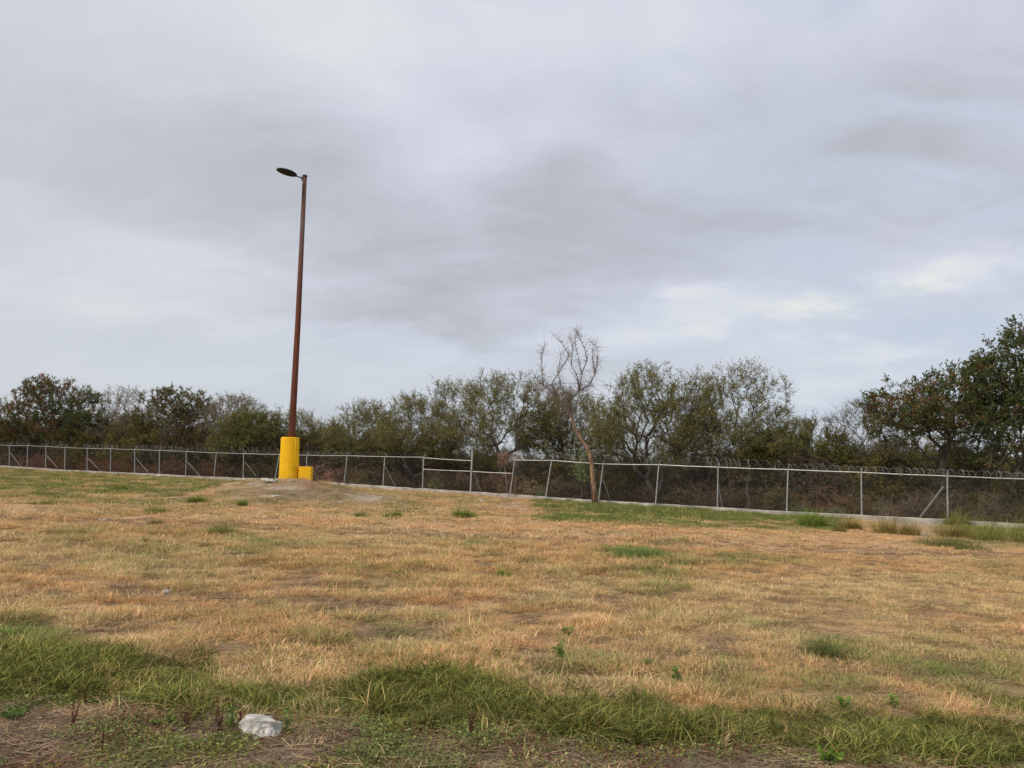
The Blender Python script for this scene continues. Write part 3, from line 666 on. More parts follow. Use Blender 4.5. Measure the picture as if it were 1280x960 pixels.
def tree(x0, x1, yt, yb, off, kind, label, seed, trunk=None, dens=1.0, name=None, group=None, npts=None, stems=2, rt=None, prof=None, catn='tree', bark=None, pal_=None):
    r = np.random.default_rng(seed); xc = (x0+x1)/2; Y = float(Zf(min(max(xc, -100), 1400))) + off
    gx = at(trunk if trunk is not None else xc, 600, Y)[0]; gz = float(ground(gx, Y)); base_ = np.array((gx, Y, gz - .1))
    ex_ = .07*(x1-x0) if kind in ('mesquite', 'round') else .03*(x1-x0); x0 -= ex_; x1 += ex_; L_ = at(x0, (yt+yb)/2, Y); R_ = at(x1, (yt+yb)/2, Y); W = R_[0]-L_[0]; zt = at(xc, yt, Y)[2]; zb = at(xc, yb, Y)[2]; Hc = zt - zb; Dp = min(W, 5.5)*.9
    # crown: lobes under an uneven umbrella
    K = r.integers(7, 11); lob = []
    for i in range(K):
        u = -1 + 2*(i+.5)/K + r.normal(0, .1); u = np.clip(u, -.92, .92); shape = (1 - abs(u)**2.8)**.36 if prof is None else np.interp(u, np.linspace(-1, 1, len(prof)), prof)
        rl = r.uniform(.17, .27)*min(W, Hc*1.5) ; cx = (L_[0]+R_[0])/2 + u*(W/2 - rl*.6)
        zc = zb + (Hc - rl*.8)*shape*r.uniform(.86, 1.0); lob.append((cx, Y + r.uniform(-.3, .3)*Dp, max(zc, zb + rl*.4), rl*1.15, rl*.75))
        if r.random() < .75: lob.append((cx + r.normal(0, rl*.5), Y + r.uniform(-.4, .4)*Dp, zb + (zc-zb)*r.uniform(.25, .7), rl*r.uniform(.6, .9), rl*.5))
    lob = np.array(lob); n = npts or int(np.clip(115*W*dens, 280, 760)); pk = r.integers(0, len(lob), n); dv = r.normal(size=(n, 3)); dv /= np.linalg.norm(dv, axis=1, keepdims=True)
    dv *= (r.random((n, 1))**.4); P = lob[pk, :3] + dv*np.stack([lob[pk, 3], lob[pk, 3], lob[pk, 4]], 1)
    nd = int(n*.55); uu = r.uniform(-1, 1, nd); env = np.interp(uu, np.sort((lob[:, 0] - (L_[0]+R_[0])/2)/(W/2)), (lob[np.argsort(lob[:, 0]), 2] + lob[np.argsort(lob[:, 0]), 4]))
    P[:nd] = np.stack([(L_[0]+R_[0])/2 + uu*W/2, Y + r.uniform(-.5, .5, nd)*Dp*np.sqrt(1-uu**2), zb + (env - .25 - zb)*r.random(nd)**.6], 1)
    P = P[P[:, 2] > zb - .2]
    hfork = max(.35, (zb - gz)*r.uniform(.12, .3)); cxm = (L_[0]+R_[0])/2
    dx_ = (cxm - gx); rp = [base_, base_ + (dx_*.08, 0, hfork*.6), base_ + (dx_*.2 + r.normal(0, .08), r.normal(0, .1), hfork)]
    # scaffold limbs fan out from the fork
    N, par = connect(rp, P, .30, r=r); RT = rt or (.05 + .014*W); rad, ch = radii(N, par, RT)
    rad = np.minimum(rad, RT)
    bmat = bark or (M_barkp if kind in ('bare', 'sparse') else M_bark)
    T = empty(name or {'mesquite': 'mesquite_tree', 'broad': 'broadleaf_tree', 'round': 'bushy_tree', 'sparse': 'sparse_tree', 'bare': 'bare_tree'}[kind], tuple(base_ + (0, 0, .1)), label, catn, group); o0 = base_ + (0, 0, .1)
    i = np.arange(1, len(N)); thick = rad[par[i]] > .03
    mb = MB(); a_, b_ = N[par[i]] - o0, N[i] - o0
    mb.tubes(a_[thick], b_[thick], rad[par[i]][thick], rad[i][thick], 6); mb.tubes(a_[~thick], b_[~thick], rad[par[i]][~thick], rad[i][~thick], 3)
    ll, lw, npl, tl, tn, pal = KINDS[kind]; tn_ = tn; pal = pal_ or pal
    idx = np.where((np.arange(len(N)) > 4) & (rad < RT*.35))[0]; idx = np.repeat(idx, tn_); m_ = len(idx)
    out_ = N[idx] - np.array((cxm, Y, zb)); out_ /= np.linalg.norm(out_, axis=1, keepdims=True) + 1e-6
    dd = r.normal(0, .75, (m_, 3)) + out_*.7 + (0, 0, .25); dd /= np.linalg.norm(dd, axis=1, keepdims=True); tlen = tl*r.uniform(.35, 1.15, m_)
    e_ = N[idx] + dd*tlen[:, None]; mb.tubes(N[idx] - o0, e_ - o0, .007, .002, 3)
    obj('trunk', mb.mesh('trunk'), bmat, T)
    q_ = np.repeat(np.arange(m_), max(1, int(round(npl*dens)))); t_ = r.uniform(.15, 1.08, len(q_))[:, None]
    c_ = N[idx][q_]*(1-t_) + e_[q_]*t_ + r.normal(0, .045, (len(q_), 3)); ax = dd[q_]*1.4 + r.normal(0, .6, (len(q_), 3)) + (0, 0, -.15)
    # colour by twig group: patches of one hue, as leaves turn
    cf = fbm(c_[:, 0] + .6*c_[:, 1], c_[:, 2]*1.3 + .5*c_[:, 1], .8, seed % 9) ; wts = np.cumsum([w_ for _, w_ in pal]); pick = np.searchsorted(wts/wts[-1], np.clip((cf-.5)*1.25 + .5 + r.normal(0, .20, len(cf)), 0, .999)); pick = np.minimum(pick, len(pal)-1)
    cc = np.array([p_ for p_, _ in pal])[pick]*r.uniform(.7, 1.35, (len(pick), 1))
    mb = MB(); mb.leaves(c_ - o0, ax, ll*r.uniform(.6, 1.3, len(c_)), lw*r.uniform(.7, 1.3, len(c_)), cc, r); obj('crown', mb.mesh('crown'), M_leaf, T)
    return T
TREES = [
 (20, 150, 500, 580, 13, 'round', 'olive tree filling the gap behind the rust-patched tree and its narrow neighbour'),
 (130, 260, 505, 580, 14, 'round', 'olive tree behind the sparse greyish tree at left'),
 (245, 345, 508, 582, 15, 'round', 'olive tree behind the low rounded tree left of the lamp post'),
 (440, 560, 520, 588, 12, 'mesquite', 'olive tree in the second row behind the lowered fence rail'),
 (545, 640, 545, 590, 14, 'mesquite', 'olive tree in the second row left of the umbrella-shaped tree'),
 (655, 760, 522, 592, 15, 'mesquite', 'dim olive tree in the second row behind the dead tree'),
 (740, 850, 525, 590, 14, 'mesquite', 'dim olive tree in the second row behind the black forked trunk'),
 (835, 960, 515, 592, 12, 'mesquite', 'dense olive tree in the second row behind the rightmost middle tree'),
 (1085, 1200, 535, 592, 12, 'mesquite', 'low airy tree under the spreading right-hand tree'),
 (1180, 1330, 480, 590, 11, 'round', 'bright green leafy tree filling in low at the right edge'),
 (-150, -55, 484, 560, 7, 'round', 'bushy green tree outside the left edge, farthest along the fence'),
 (-75, 28, 488, 568, 6, 'round', 'dark green bushy tree cut off by the left edge of the view'),
 (16, 98, 466, 565, 7, 'broad', 'tall round tree with rust-red patches in its dark green leaves at far left'),
 (84, 130, 480, 565, 8, 'broad', 'narrow dark tree with reddish top right of the rust-patched tree'),
 (116, 178, 478, 560, 10, 'sparse', 'thin-leaved greyish tree with sky showing through, left of the brown-topped tree'),
 (162, 264, 479, 562, 9, 'broad', 'wide tree with thin brown top and green lower crown at left'),
 (254, 326, 487, 560, 11, 'sparse', 'sparse grey-brown tree with sky gaps left of the lamp post'),
 (278, 350, 506, 575, 4, 'round', 'low rounded olive tree right beside the fence just left of the lamp post'),
 (335, 404, 507, 578, 7, 'mesquite', 'feathery olive tree directly behind the lamp post'),
 (392, 440, 528, 580, 12, 'round', 'short distant bushy tree in the dip of the treeline right of the lamp post'),
 (412, 500, 497, 580, 6, 'mesquite', 'airy feathery tree first to rise right of the treeline dip'),
 (478, 562, 489, 582, 5, 'mesquite', 'feathery olive tree behind the lowered fence rail'),
 (530, 612, 466, 580, 8, 'mesquite', 'taller airy tree above the thick fence post'),
 (568, 706, 460, 562, 5, 'mesquite', 'spreading umbrella-shaped tree with dark forking limbs left of the dead tree'),
 (655, 772, 482, 575, 8, 'mesquite', 'dense olive tree directly behind the leaning dead tree'),
 (752, 884, 449, 570, 5, 'mesquite', 'large spreading thorny tree with black forked trunk right of the dead tree'),
 (850, 974, 450, 588, 6, 'mesquite', 'large rounded feathery tree, rightmost of the big middle group'),
 (940, 1005, 528, 590, 7, 'round', 'low dense bushy tree at the right foot of the middle group'),
 (985, 1022, 520, 585, 13, 'mesquite', 'small wispy tree in the gap left of the bare tree'),
 (1022, 1062, 534, 590, 10, 'round', 'small dark bushy tree beside the pale shed'),
 (1035, 1125, 495, 580, 11, 'bare', 'nearly bare grey tree with upright twigs left of the big right-hand trees'),
 (1092, 1250, 440, 552, 6, 'broad', 'spreading tree with pale bare limbs below dark green and rusty leaves at right'),
 (1222, 1345, 386, 580, 5, 'broad', 'tallest dark leafy tree cut off by the right edge of the view'),
 (1340, 1460, 400, 570, 6, 'broad', 'leafy tree outside the right edge of the view')]
extra = {5: dict(dens=.95, pal_=[(DKGREEN, .3), (MID, .25), (RED, .10), (BROWN, .25)]), 13: dict(trunk=625, dens=.95), 15: dict(trunk=818, dens=1.05, rt=.2), 16: dict(trunk=905, dens=1.0), 21: dict(trunk=1180, dens=.9, prof=[.45, .72, .8, .85, .95, 1.0]), 22: dict(trunk=1285, dens=1.15, prof=[.35, .8, 1, 1, 1, .9]),
         12: dict(dens=.85), 14: dict(dens=.95), 7: dict(dens=1.2), 20: dict(dens=1.0), 2: dict(dens=1.1, pal_=[(DKGREEN, .42), (MID, .15), (RED, .30), (BROWN, .08)]), 0: dict(pal_=[(MID, .7), (BROWN, .3)])}
for i, t_ in enumerate(TREES): tree(*t_, 1000+i, **extra.get(i-10, dict(dens=.60) if i < 10 else {}))

# the leaning dead tree in front of the fence
YD = 40.2; D0 = at(744.5, 629.5, YD); D0[2] = float(ground(D0[0], YD)) ; r = np.random.default_rng(5)
dt = empty('dead_tree', tuple(D0), 'leaning dead tree with peeling orange bark and bare twiggy top before the fence', 'tree')
tr = [(744.5, 633), (742.3, 607), (740.3, 590), (739, 575), (734, 560), (725, 547), (717.5, 532), (713, 516)]
def PD(pts, dep=0): return [at(x, y, YD + dep*j_/len(pts)) - D0 for j_, (x, y) in enumerate(pts)]
mb = MB(); mb.path(PD(tr), [.20, .135, .118, .112, .10, .095, .08, .065], 10)
for j_ in range(9):
    q_ = PD(tr)[1 + j_ % 6] + r.normal(0, .03, 3); mb.path([q_, q_ + np.array((r.normal(0, .12), r.normal(0, .1), .08 + r.uniform(0, .1)))], [.03, .016], 5); obj('trunk', mb.mesh('trunk', True), M_dead, dt)
limbs = [([(713, 516), (711, 503), (724, 488), (727, 467), (724, 450), (719, 430), (720.5, 412)], .6), ([(724, 488), (737, 482), (744, 467), (748.5, 448), (745, 433), (737, 426)], -.8), ([(713, 516), (712, 510), (695, 493), (679, 480), (677.5, 462), (678, 443), (681, 432)], -1.0),
         ([(695, 493), (690, 480), (702, 460), (712, 445), (700, 427), (690, 417)], .9), ([(727, 467), (732, 450), (730, 435), (725, 423), (720, 411)], 1.2), ([(711, 503), (700, 482), (695, 465), (702, 440)], .3), ([(724, 488), (722, 470), (714, 455), (716, 436), (712, 420)], -.4), ([(744, 467), (740, 450), (741, 436)], -.2)]
mb = MB(); allp = []
for pts, dep in limbs:
    p = np.array(PD(pts, dep)); p[1:-1] += r.normal(0, .04, (len(p)-2, 3)); mb.path(p, np.linspace(.032, .009, len(p)), 6)
    for a_, b_ in zip(p[:-1], p[1:]):
        for t_ in np.linspace(0, 1, 7): allp.append(a_*(1-t_) + b_*t_)
obj('limb', mb.mesh('limb', True), M_twig, dt)
allp = np.array(allp); mb = MB(); q_ = allp[r.integers(0, len(allp), 950)]; dd = r.normal(0, .6, q_.shape) + (0, 0, .45); dd /= np.linalg.norm(dd, axis=1, keepdims=True); l_ = r.uniform(.15, .7, (len(q_), 1)); e_ = q_ + dd*l_*.6 + r.normal(0, .03, q_.shape); f_ = e_ + (dd + r.normal(0, .35, q_.shape))*l_*.5
mb.tubes(q_, e_, .0075, .005, 3); mb.tubes(e_, f_, .005, .0025, 3)
low_ = allp[allp[:, 2] < at(700, 478, YD)[2] - D0[2]]; q_ = low_[r.integers(0, len(low_), 420)]; dd = r.normal(0, .8, q_.shape); dd /= np.linalg.norm(dd, axis=1, keepdims=True); l_ = r.uniform(.3, 1.1, (len(q_), 1)); e_ = q_ + dd*l_*.6; f_ = e_ + (dd + r.normal(0, .5, q_.shape) - (0, 0, .2))*l_*.4
mb.tubes(q_, e_, .007, .005, 3); mb.tubes(e_, f_, .005, .002, 3)
obj('twigs', mb.mesh('twigs'), M_twig, dt)['kind'] = 'stuff'

# small saplings by the fence
def sapling(path, Y, label, col_, leaf, n, seed, mat_=M_twig, spread=.5, frac=.5):
    r = np.random.default_rng(seed); o0 = at(*path[0], Y); o0[2] = float(ground(o0[0], Y)); T = empty('sapling', tuple(o0), label, 'sapling')
    p = np.array([at(x, y, Y) - o0 for x, y in path]); p[0][2] = -.05; mb = MB(); mb.path(p, np.linspace(.04, .015, len(p)), 6)
    top_ = p[int(len(p)*frac):]; q_ = top_[r.integers(0, len(top_), 60)] + r.normal(0, .08, (60, 3)); dd = r.normal(0, 1, q_.shape) + (0, 0, .4); dd /= np.linalg.norm(dd, axis=1, keepdims=True); e_ = q_ + dd*spread*r.uniform(.4, 1.2, (60, 1)); mb.tubes(q_, e_, .009, .003, 3)
    obj('trunk', mb.mesh('trunk'), mat_, T); k_ = r.integers(0, 60, n); t_ = r.uniform(.2, 1.1, (n, 1)); c_ = q_[k_]*(1-t_) + e_[k_]*t_ + r.normal(0, .05, (n, 3))
    mb = MB(); mb.leaves(c_, r.normal(0, 1, (n, 3)), leaf*r.uniform(.6, 1.2, n), leaf*.4*r.uniform(.7, 1.2, n), np.array(col_)*r.uniform(.7, 1.3, (n, 1)), r); obj('crown', mb.mesh('crown'), M_leaf, T)
sapling([(634, 613), (632, 590), (629, 578), (632, 571)], 45.6, 'dead brown sapling with shrivelled leaves, left one behind the tilted fence post', (.26, .16, .12), .10, 380, 1, spread=.40, frac=.6)
sapling([(643, 613), (644, 594), (644, 580), (645, 571)], 46.2, 'dead brown sapling with shrivelled leaves, right one behind the tilted fence post', (.26, .16, .12), .10, 300, 2, spread=.34, frac=.6)
sapling([(727.5, 617), (727, 600), (724, 585), (727, 572)], 44.5, 'slim leafy green sapling just left of the dead tree trunk behind the fence', (.12, .15, .05), .13, 950, 3, M_barkp, .95, .25)
sapling([(936, 636), (936.5, 625), (933, 613), (934.5, 600)], 38.9, 'pale bare stick of a sapling behind the fence bay right of the big trees', (.15, .11, .06), .06, 30, 4, M_barkp, .3, .5)

# ------------------------------------------------------------------ scrub behind the fence and the far wood
c_scr = coll('proto_scrub'); c_grs = coll('proto_green_scrub'); c_far = coll('proto_far')
def bushproto(name, cl, seed, n_tw, n_lf, leaf, pal, twc, flat=1.0):
    """unit shrub, about 1 m tall and 1.1 m wide"""
    r = np.random.default_rng(seed); mb = MB(); P = r.normal(size=(n_tw//6, 3)); P /= np.linalg.norm(P, axis=1, keepdims=True); P = np.abs(P)*[1, 1, 1]*np.sign(r.normal(size=P.shape)); P[:, 2] = np.abs(P[:, 2])
    P = P*r.random((len(P), 1))**.35*[.56, .56, .9*flat] + [0, 0, .08]; N, par = connect([np.array((0, 0, -.05)), np.array((0, 0, .03))], P, .25, r=r); i = np.arange(1, len(N)); mb.tubes(N[par[i]], N[i], .011, .006, 3, twc)
    idx = np.repeat(np.arange(2, len(N)), 4); dd = r.normal(0, 1, (len(idx), 3)) + (0, 0, .35); dd /= np.linalg.norm(dd, axis=1, keepdims=True); e_ = N[idx] + dd*r.uniform(.06, .22, (len(idx), 1))
    mb.tubes(N[idx], e_, .004, .0015, 3, twc*r.uniform(.7, 1.3)); k_ = r.integers(0, len(idx), n_lf); t_ = r.uniform(.1, 1.15, (n_lf, 1)); c_ = N[idx][k_]*(1-t_) + e_[k_]*t_ + r.normal(0, .02, (n_lf, 3)); c_ = c_[c_[:, 2] > -.02]; m_ = len(c_)
    cc = np.array(pal)[r.integers(0, len(pal), m_)]*r.uniform(.6, 1.4, (m_, 1)); mb.leaves(c_, r.normal(0, 1, (m_, 3)), leaf*r.uniform(.6, 1.3, m_), leaf*.38, cc, r); proto(mb, name, M_under, cl)
for i in range(4):
    bushproto('scrub_%d' % i, c_scr, 500+i, 420, 420, .045, [(1, 1, 1), (1.3, 1.1, .9), (.8, .9, .7)], np.array((1.5, 1.5, 1.6)))
    bushproto('gscrub_%d' % i, c_grs, 520+i, 420, 3000, .045, [(1, 1, 1), (1.25, 1.15, 1.0), (.75, .85, .8)], np.array((.9, .8, 1.0)))
    bushproto('far_%d' % i, c_far, 540+i, 240, 1700, .07, [(1, 1, 1), (1.3, 1.2, 1.1), (.7, .75, .8)], np.array((1.1, 1.0, 1.1)))
def band(n, d0, d1, xl=-60, xr=1400):
    px = rng.uniform(xl, xr, n)
    # even in ground length, not in picture width
    keep = rng.random(n) < (Zf(px)/72)**1.2; px = px[keep]; Y = Zf(px) + rng.uniform(d0, d1, len(px)); X = (px-640)/F*Y*.992; return px, X, Y, ground(X, Y)
px, X, Y, Z = band(1500, 1.4, 12); n = len(X); h = rng.uniform(.6, 1.7, n)
f = fbm(X, Y, 5, 21); hue = np.where((f < .50)[:, None], (.135, .092, .060), np.where((f < .60)[:, None], (.11, .085, .055), (.10, .092, .042)))*rng.uniform(.65, 1.35, (n, 1))
for cx, sx, c_ in ((120, 160, (.20, .095, .058)), (1035, 45, (.20, .12, .065)), (410, 18, (.30, .17, .12)), (655, 30, (.20, .13, .075))):
    w_ = (np.exp(-((px-cx)/sx)**2)*rng.uniform(.5, 1.2, n)).clip(0, 1)[:, None]; hue = hue*(1-w_) + np.array(c_)*w_
sw = h*rng.uniform(1.0, 1.7, n)
scatter('brown_scrub', np.c_[X, Y, Z], rots(n, .15), np.c_[sw, sw, h], hue, c_scr, 'tangled dry brown scrub filling the ground behind the fence', 'scrub')
px, X, Y, Z = band(1100, 4.5, 22); n = len(X)
ytop = interp(px, [(-100, 522), (60, 520), (250, 528), (400, 538), (500, 545), (560, 562), (620, 582), (680, 572), (760, 578), (860, 572), (960, 552), (1100, 556), (1150, 574), (1280, 572), (1400, 560)])
zt = np.array([at(a_, b_, c_)[2] for a_, b_, c_ in zip(px, ytop, Y)]); h = np.clip((zt - Z)*rng.uniform(.45, 1.0, n)*(.72 + .55*vn(px, px*0, 26, 6)), 1.2, 9)
hue = np.array((.145, .125, .046))*rng.uniform(.5, 1.3, (n, 1)); bb = rng.random(n) < .5; hue[bb] = np.array((.125, .10, .068)); sw = np.minimum(h, 3.2)*rng.uniform(.9, 1.3, n)
scatter('green_understorey', np.c_[X, Y, Z-.1], rots(n, .1), np.c_[sw, sw, h], hue, c_grs, 'dark olive shrubs growing as one thicket under the trees', 'scrub')
n = 1500; Y = rng.uniform(85, 210, n); px = rng.uniform(-120, 1420, n); X = (px-640)/F*Y*.99; Z = ground(X, Y)
ytop = interp(px, [(-100, 530), (300, 535), (400, 545), (560, 566), (760, 572), (960, 558), (1100, 558), (1280, 562)]) + 16*(vn(px, px*0, 22, 3)-.5) + 8*(vn(px, px*0, 9, 4)-.5); zt = np.array([at(a_, b_, c_)[2] for a_, b_, c_ in zip(px, ytop, Y)]); h = np.clip((zt-Z)*rng.uniform(.75, 1.0, n), 2, 30); sw = rng.uniform(6, 9, n)
scatter('far_woodland', np.c_[X, Y, Z-.2], rots(n, .05), np.c_[sw, sw, h], np.array((.088, .092, .045))*rng.uniform(.7, 1.2, (n, 1)), c_far, 'far wood seen as one dark mass between the nearer trunks', 'wood')

# single shrubs one can point at, just behind the fence
def shrub(px, yb, w, h, leaf, col_, label, seed, tw=(.12, .09, .07), off=1.6, nl=2200, catn='shrub'):
    Y = float(Zf(px)) + off; p = at(px, yb, Y); p[2] = float(ground(p[0], Y)); W = w/960*Y; H = h/960*Y; r = np.random.default_rng(seed)
    T = empty('shrub', tuple(p), label, catn); P = r.normal(size=(70, 3)); P /= np.linalg.norm(P, axis=1, keepdims=True); P[:, 2] = abs(P[:, 2]); P = P*r.random((70, 1))**.4*[W/2, W/2, H*.95]
    N, par = connect([np.array((0, 0, -.05)), np.array((0, 0, .05))], P, .2, r=r); i = np.arange(1, len(N)); mb = MB(); mb.tubes(N[par[i]], N[i], .014, .007, 4)
    idx = np.repeat(np.arange(2, len(N)), 5); dd = r.normal(0, 1, (len(idx), 3)) + (0, 0, .3); dd /= np.linalg.norm(dd, axis=1, keepdims=True); e_ = N[idx] + dd*r.uniform(.08, .3, (len(idx), 1)); mb.tubes(N[idx], e_, .005, .002, 3); obj('stems', mb.mesh('stems'), M_barkp, T)
    k_ = r.integers(0, len(idx), nl); t_ = r.uniform(.1, 1.15, (nl, 1)); c_ = N[idx][k_]*(1-t_) + e_[k_]*t_ + r.normal(0, .03, (nl, 3)); c_ = c_[c_[:, 2] > 0]
    mb = MB(); mb.leaves(c_, r.normal(0, 1, c_.shape), leaf*r.uniform(.6, 1.2, len(c_)), leaf*.4, np.array(col_)*r.uniform(.65, 1.35, (len(c_), 1)), r); obj('foliage', mb.mesh('foliage'), M_leaf, T)
shrub(411, 606, 22, 17, .07, (.36, .20, .14), 'rounded pinkish-brown dry bush behind the fence right of the yellow box', 61)
shrub(450, 609, 28, 22, .07, (.17, .15, .05), 'yellowish green shrub behind the fence between two straight posts', 62)
shrub(545, 612, 30, 20, .07, (.12, .13, .045), 'low olive shrub behind the repaired fence bay', 63)
shrub(664, 620, 40, 26, .07, (.25, .17, .08), 'tawny dry bush behind the fence left of the dead tree', 64, nl=1500)
shrub(676, 621, 16, 12, .06, (.10, .14, .04), 'small green shrub at the foot of the tawny bush', 65, off=.8, nl=900)
shrub(1103, 640, 30, 28, .05, (.20, .18, .09), 'wispy upright shrub behind the fence left of the leaning brace', 66, nl=700)
shrub(1000, 638, 22, 14, .07, (.10, .13, .05), 'low leafy green shrub behind the fence near the tall grass clump', 67, off=1.0, nl=1200)
shrub(1046, 641, 24, 13, .07, (.13, .15, .09), 'low greyish green shrub behind the fence left of the post with grass at its foot', 68, off=1.0, nl=1200)
shrub(1232, 632, 44, 30, .06, (.18, .15, .06), 'loose yellow-olive shrub behind the fence at the right end', 69, off=2.0, nl=1100)

# pale shed glimpsed between the trees
YS = 120.; sp_ = at(1026, 583, YS); sh = empty('shed', (sp_[0], YS, float(ground(sp_[0], YS))), 'small pale shed glimpsed between trees in the gap', 'shed'); zt_ = at(1026, 569, YS)[2] - float(ground(sp_[0], YS))
M_white = plain('white_wall', (.55, .54, .52), (.75, .74, .72), 1, .9, 0, .1)
mb = MB(); mb.box((0, 0, zt_/2), 2.1, 3, zt_); obj('wall', mb.mesh('wall'), M_white, sh)
mb = MB(); mb.add([(-1.3, -1.8, zt_), (1.3, -1.8, zt_), (1.3, 1.8, zt_), (-1.3, 1.8, zt_), (0, -1.8, zt_+.5), (0, 1.8, zt_+.5)], [(0, 1, 2, 3), (0, 4, 5, 3), (1, 2, 5, 4)], [(0, 1, 4), (2, 3, 5)]); obj('roof', mb.mesh('roof'), M_white, sh)
mb = MB(); mb.path([(-.9, -2, 0), (-.9, -2, zt_+1.6)], .14, 6); obj('post', mb.mesh('post'), M_white, sh)

# ------------------------------------------------------------------ grass clumps and leafy weeds that stand out of the field
def clump(px, py, w, h, col_, label, seed, dense=1.0, wid=None, catn='grass clump', name='grass_clump', red=0.):
    p = gpx(px, py); Y = p[1]; W = w/960*Y*1.05; H = h/960*Y*1.5; r = np.random.default_rng(seed); n = int(np.clip(520*dense*max(.3, min(W, 1.6)), 120, 900)); mb = MB()
    wd = wid or max(.006, .00038*Y); 
    k_ = r.integers(3, 6); mb2 = []
    for j_ in range(k_):
        sub = MB(); ox, oy = (r.uniform(-1, 1)*W*.38, r.uniform(-.8, .8)*W*.30) if j_ else (0, 0); f_ = r.uniform(.55, 1.1) if j_ else 1.1
        blades(sub, n//k_ + 30, W*.24*f_, H*.35*f_, H*1.2*f_, wd, 1.5, .45, r, (.5, 1.4), 3, green_hue, .6, 1.2)
        V_ = np.concatenate(sub.v) + (ox, oy, 0)
        mb.add(V_, np.concatenate(sub.q), np.concatenate(sub.t), np.concatenate(sub.c))
    me = mb.mesh(name); a_ = me.attributes['tint']; v = np.zeros(len(me.vertices)*4, np.float32); a_.data.foreach_get('color', v); v = v.reshape(-1, 4); v[:, :3] *= np.array(col_)
    a_.data.foreach_set('color', v.ravel()); tag(obj(name, me, M_tuft, None, tuple(p)), label, catn)
G1 = (.22, .29, .06); G2 = (.27, .29, .085); G3 = (.18, .20, .07); G4 = (.32, .27, .09)
for a_ in ((575, 647, 40, 17, G1, 'bright green grass clump below the thick fence post'),
 (493, 647, 22, 12, G1, 'small bright green tuft left of the clump below the thick post'),
 (453, 646, 16, 9, G2, 'small dull green tuft right of the mound'),
 (188, 642, 34, 13, G1, 'green grass tuft in the far left field nearest the mound side'),
 (190, 656, 24, 9, G3, 'darker green tuft just in front of the far left tuft'),
 (245, 628, 26, 12, G1, 'green tuft up by the fence left of the mound'),
 (302, 632, 18, 12, G1, 'small fresh green tuft at the left foot of the mound'),
 (277, 668, 62, 20, G2, 'wide loose yellow-green clump in the field below the lamp'),
 (178, 680, 26, 12, G3, 'grey-green tuft left of the wide loose clump'),
 (60, 631, 34, 10, G2, 'low pale green tuft near the left edge close to the fence'),
 (150, 612, 26, 9, G2, 'pale green tuft right under the fence at far left'),
 (505, 708, 14, 10, G1, 'small green tuft, left one of the pair in mid field'),
 (526, 707, 14, 10, G1, 'small green tuft, right one of the pair in mid field'),
 (498, 718, 18, 8, G1, 'flat green tuft just below the pair in mid field'),
 (627, 721, 24, 14, G1, 'rounded fresh green clump in mid field right of the pair'),
 (668, 705, 34, 14, G3, 'grey-green clump in mid field right of the rounded fresh one'),
 (573, 794, 24, 11, G1, 'green tuft at the edge of the bare patch'),
 (1035, 822, 50, 32, G3, 'tall dark green grass clump standing alone at right'),
 (1018, 658, 44, 24, G1, 'lush green clump at the end of the fence verge'),
 (1068, 646, 26, 22, G4, 'rounded olive clump at the foot of a fence post'),
 (1064, 662, 30, 20, G4, 'rusty-green clump in front of the post-foot clump'),
 (1120, 668, 52, 28, G4, 'wide rounded olive-brown clump on the pale ground'),
 (1046, 664, 20, 8, G4, 'small flat brownish clump left of the pale ground'),
 (1195, 657, 28, 22, G2, 'green clump at the base of the rightmost visible post'),
 (1185, 671, 44, 24, G4, 'rust-tinged clump in front of the rightmost visible post'),
 (1215, 653, 22, 17, G2, 'small olive clump just right of the rightmost post'),
 (1258, 676, 90, 42, G2, 'large lush green clump at the right edge by the fence'),
 (1200, 684, 90, 20, G3, 'long low green clump below the rust-tinged one'),
 (1220, 688, 60, 9, G3, 'low blue-green creeping clump farthest below the right clumps')):
    clump(*a_, 2000 + int(a_[0]), 1.3)

def weed(px, py, h, w, col_, label, seed, stem_col=M_twig, leaf=.04, nst=4, nl=60, cat='weed', name='weed', red=None):
    """upright broad-leaved weed: stems with paired leaves"""
    leaf *= 1.35; nl = int(nl*1.5); p = gpx(px, py); Y = p[1]; H = h/960*Y; W = w/960*Y; r = np.random.default_rng(seed); T = empty(name, tuple(p), label, cat); mb = MB(); lf = MB(); cs, axs = [], []
    for s_ in range(nst):
        an = r.uniform(0, 6.28); sp_r = r.uniform(.2, 1)*W/2; hh = H*r.uniform(.6, 1.0); pts = [np.array((0, 0, -.01)), np.array((math.cos(an)*sp_r*.35, math.sin(an)*sp_r*.35, hh*.5)), np.array((math.cos(an)*sp_r, math.sin(an)*sp_r, hh))]
        mb.path(pts, [.0035, .003, .0015], 5)
        for t_ in np.linspace(.2, 1, max(2, nl//nst//2)):
            q_ = pts[0]*(1-t_)**2 + 2*pts[1]*t_*(1-t_) + pts[2]*t_**2; a2 = r.uniform(0, 6.28)
            for sg in (0, math.pi): d_ = np.array((math.cos(a2+sg), math.sin(a2+sg), r.uniform(-.1, .7))); cs.append(q_ + d_*leaf*.5); axs.append(d_)
    obj('stems', mb.mesh('stems'), stem_col, T); cs = np.array(cs); n = len(cs); cc = np.array(col_)*r.uniform(.7, 1.35, (n, 1))
    if red is not None: k_ = r.random(n) < .4; cc[k_] = red
    lf.leaves(cs, np.array(axs), leaf*r.uniform(.6, 1.2, n), leaf*.5*r.uniform(.7, 1.1, n), cc, r); obj('leaves', lf.mesh('leaves'), M_tuft, T)
M_redst = plain('red_stem', (.07, .018, .016), (.13, .035, .03), 20, .8, 0, 0)
LG = (.20, .30, .06)
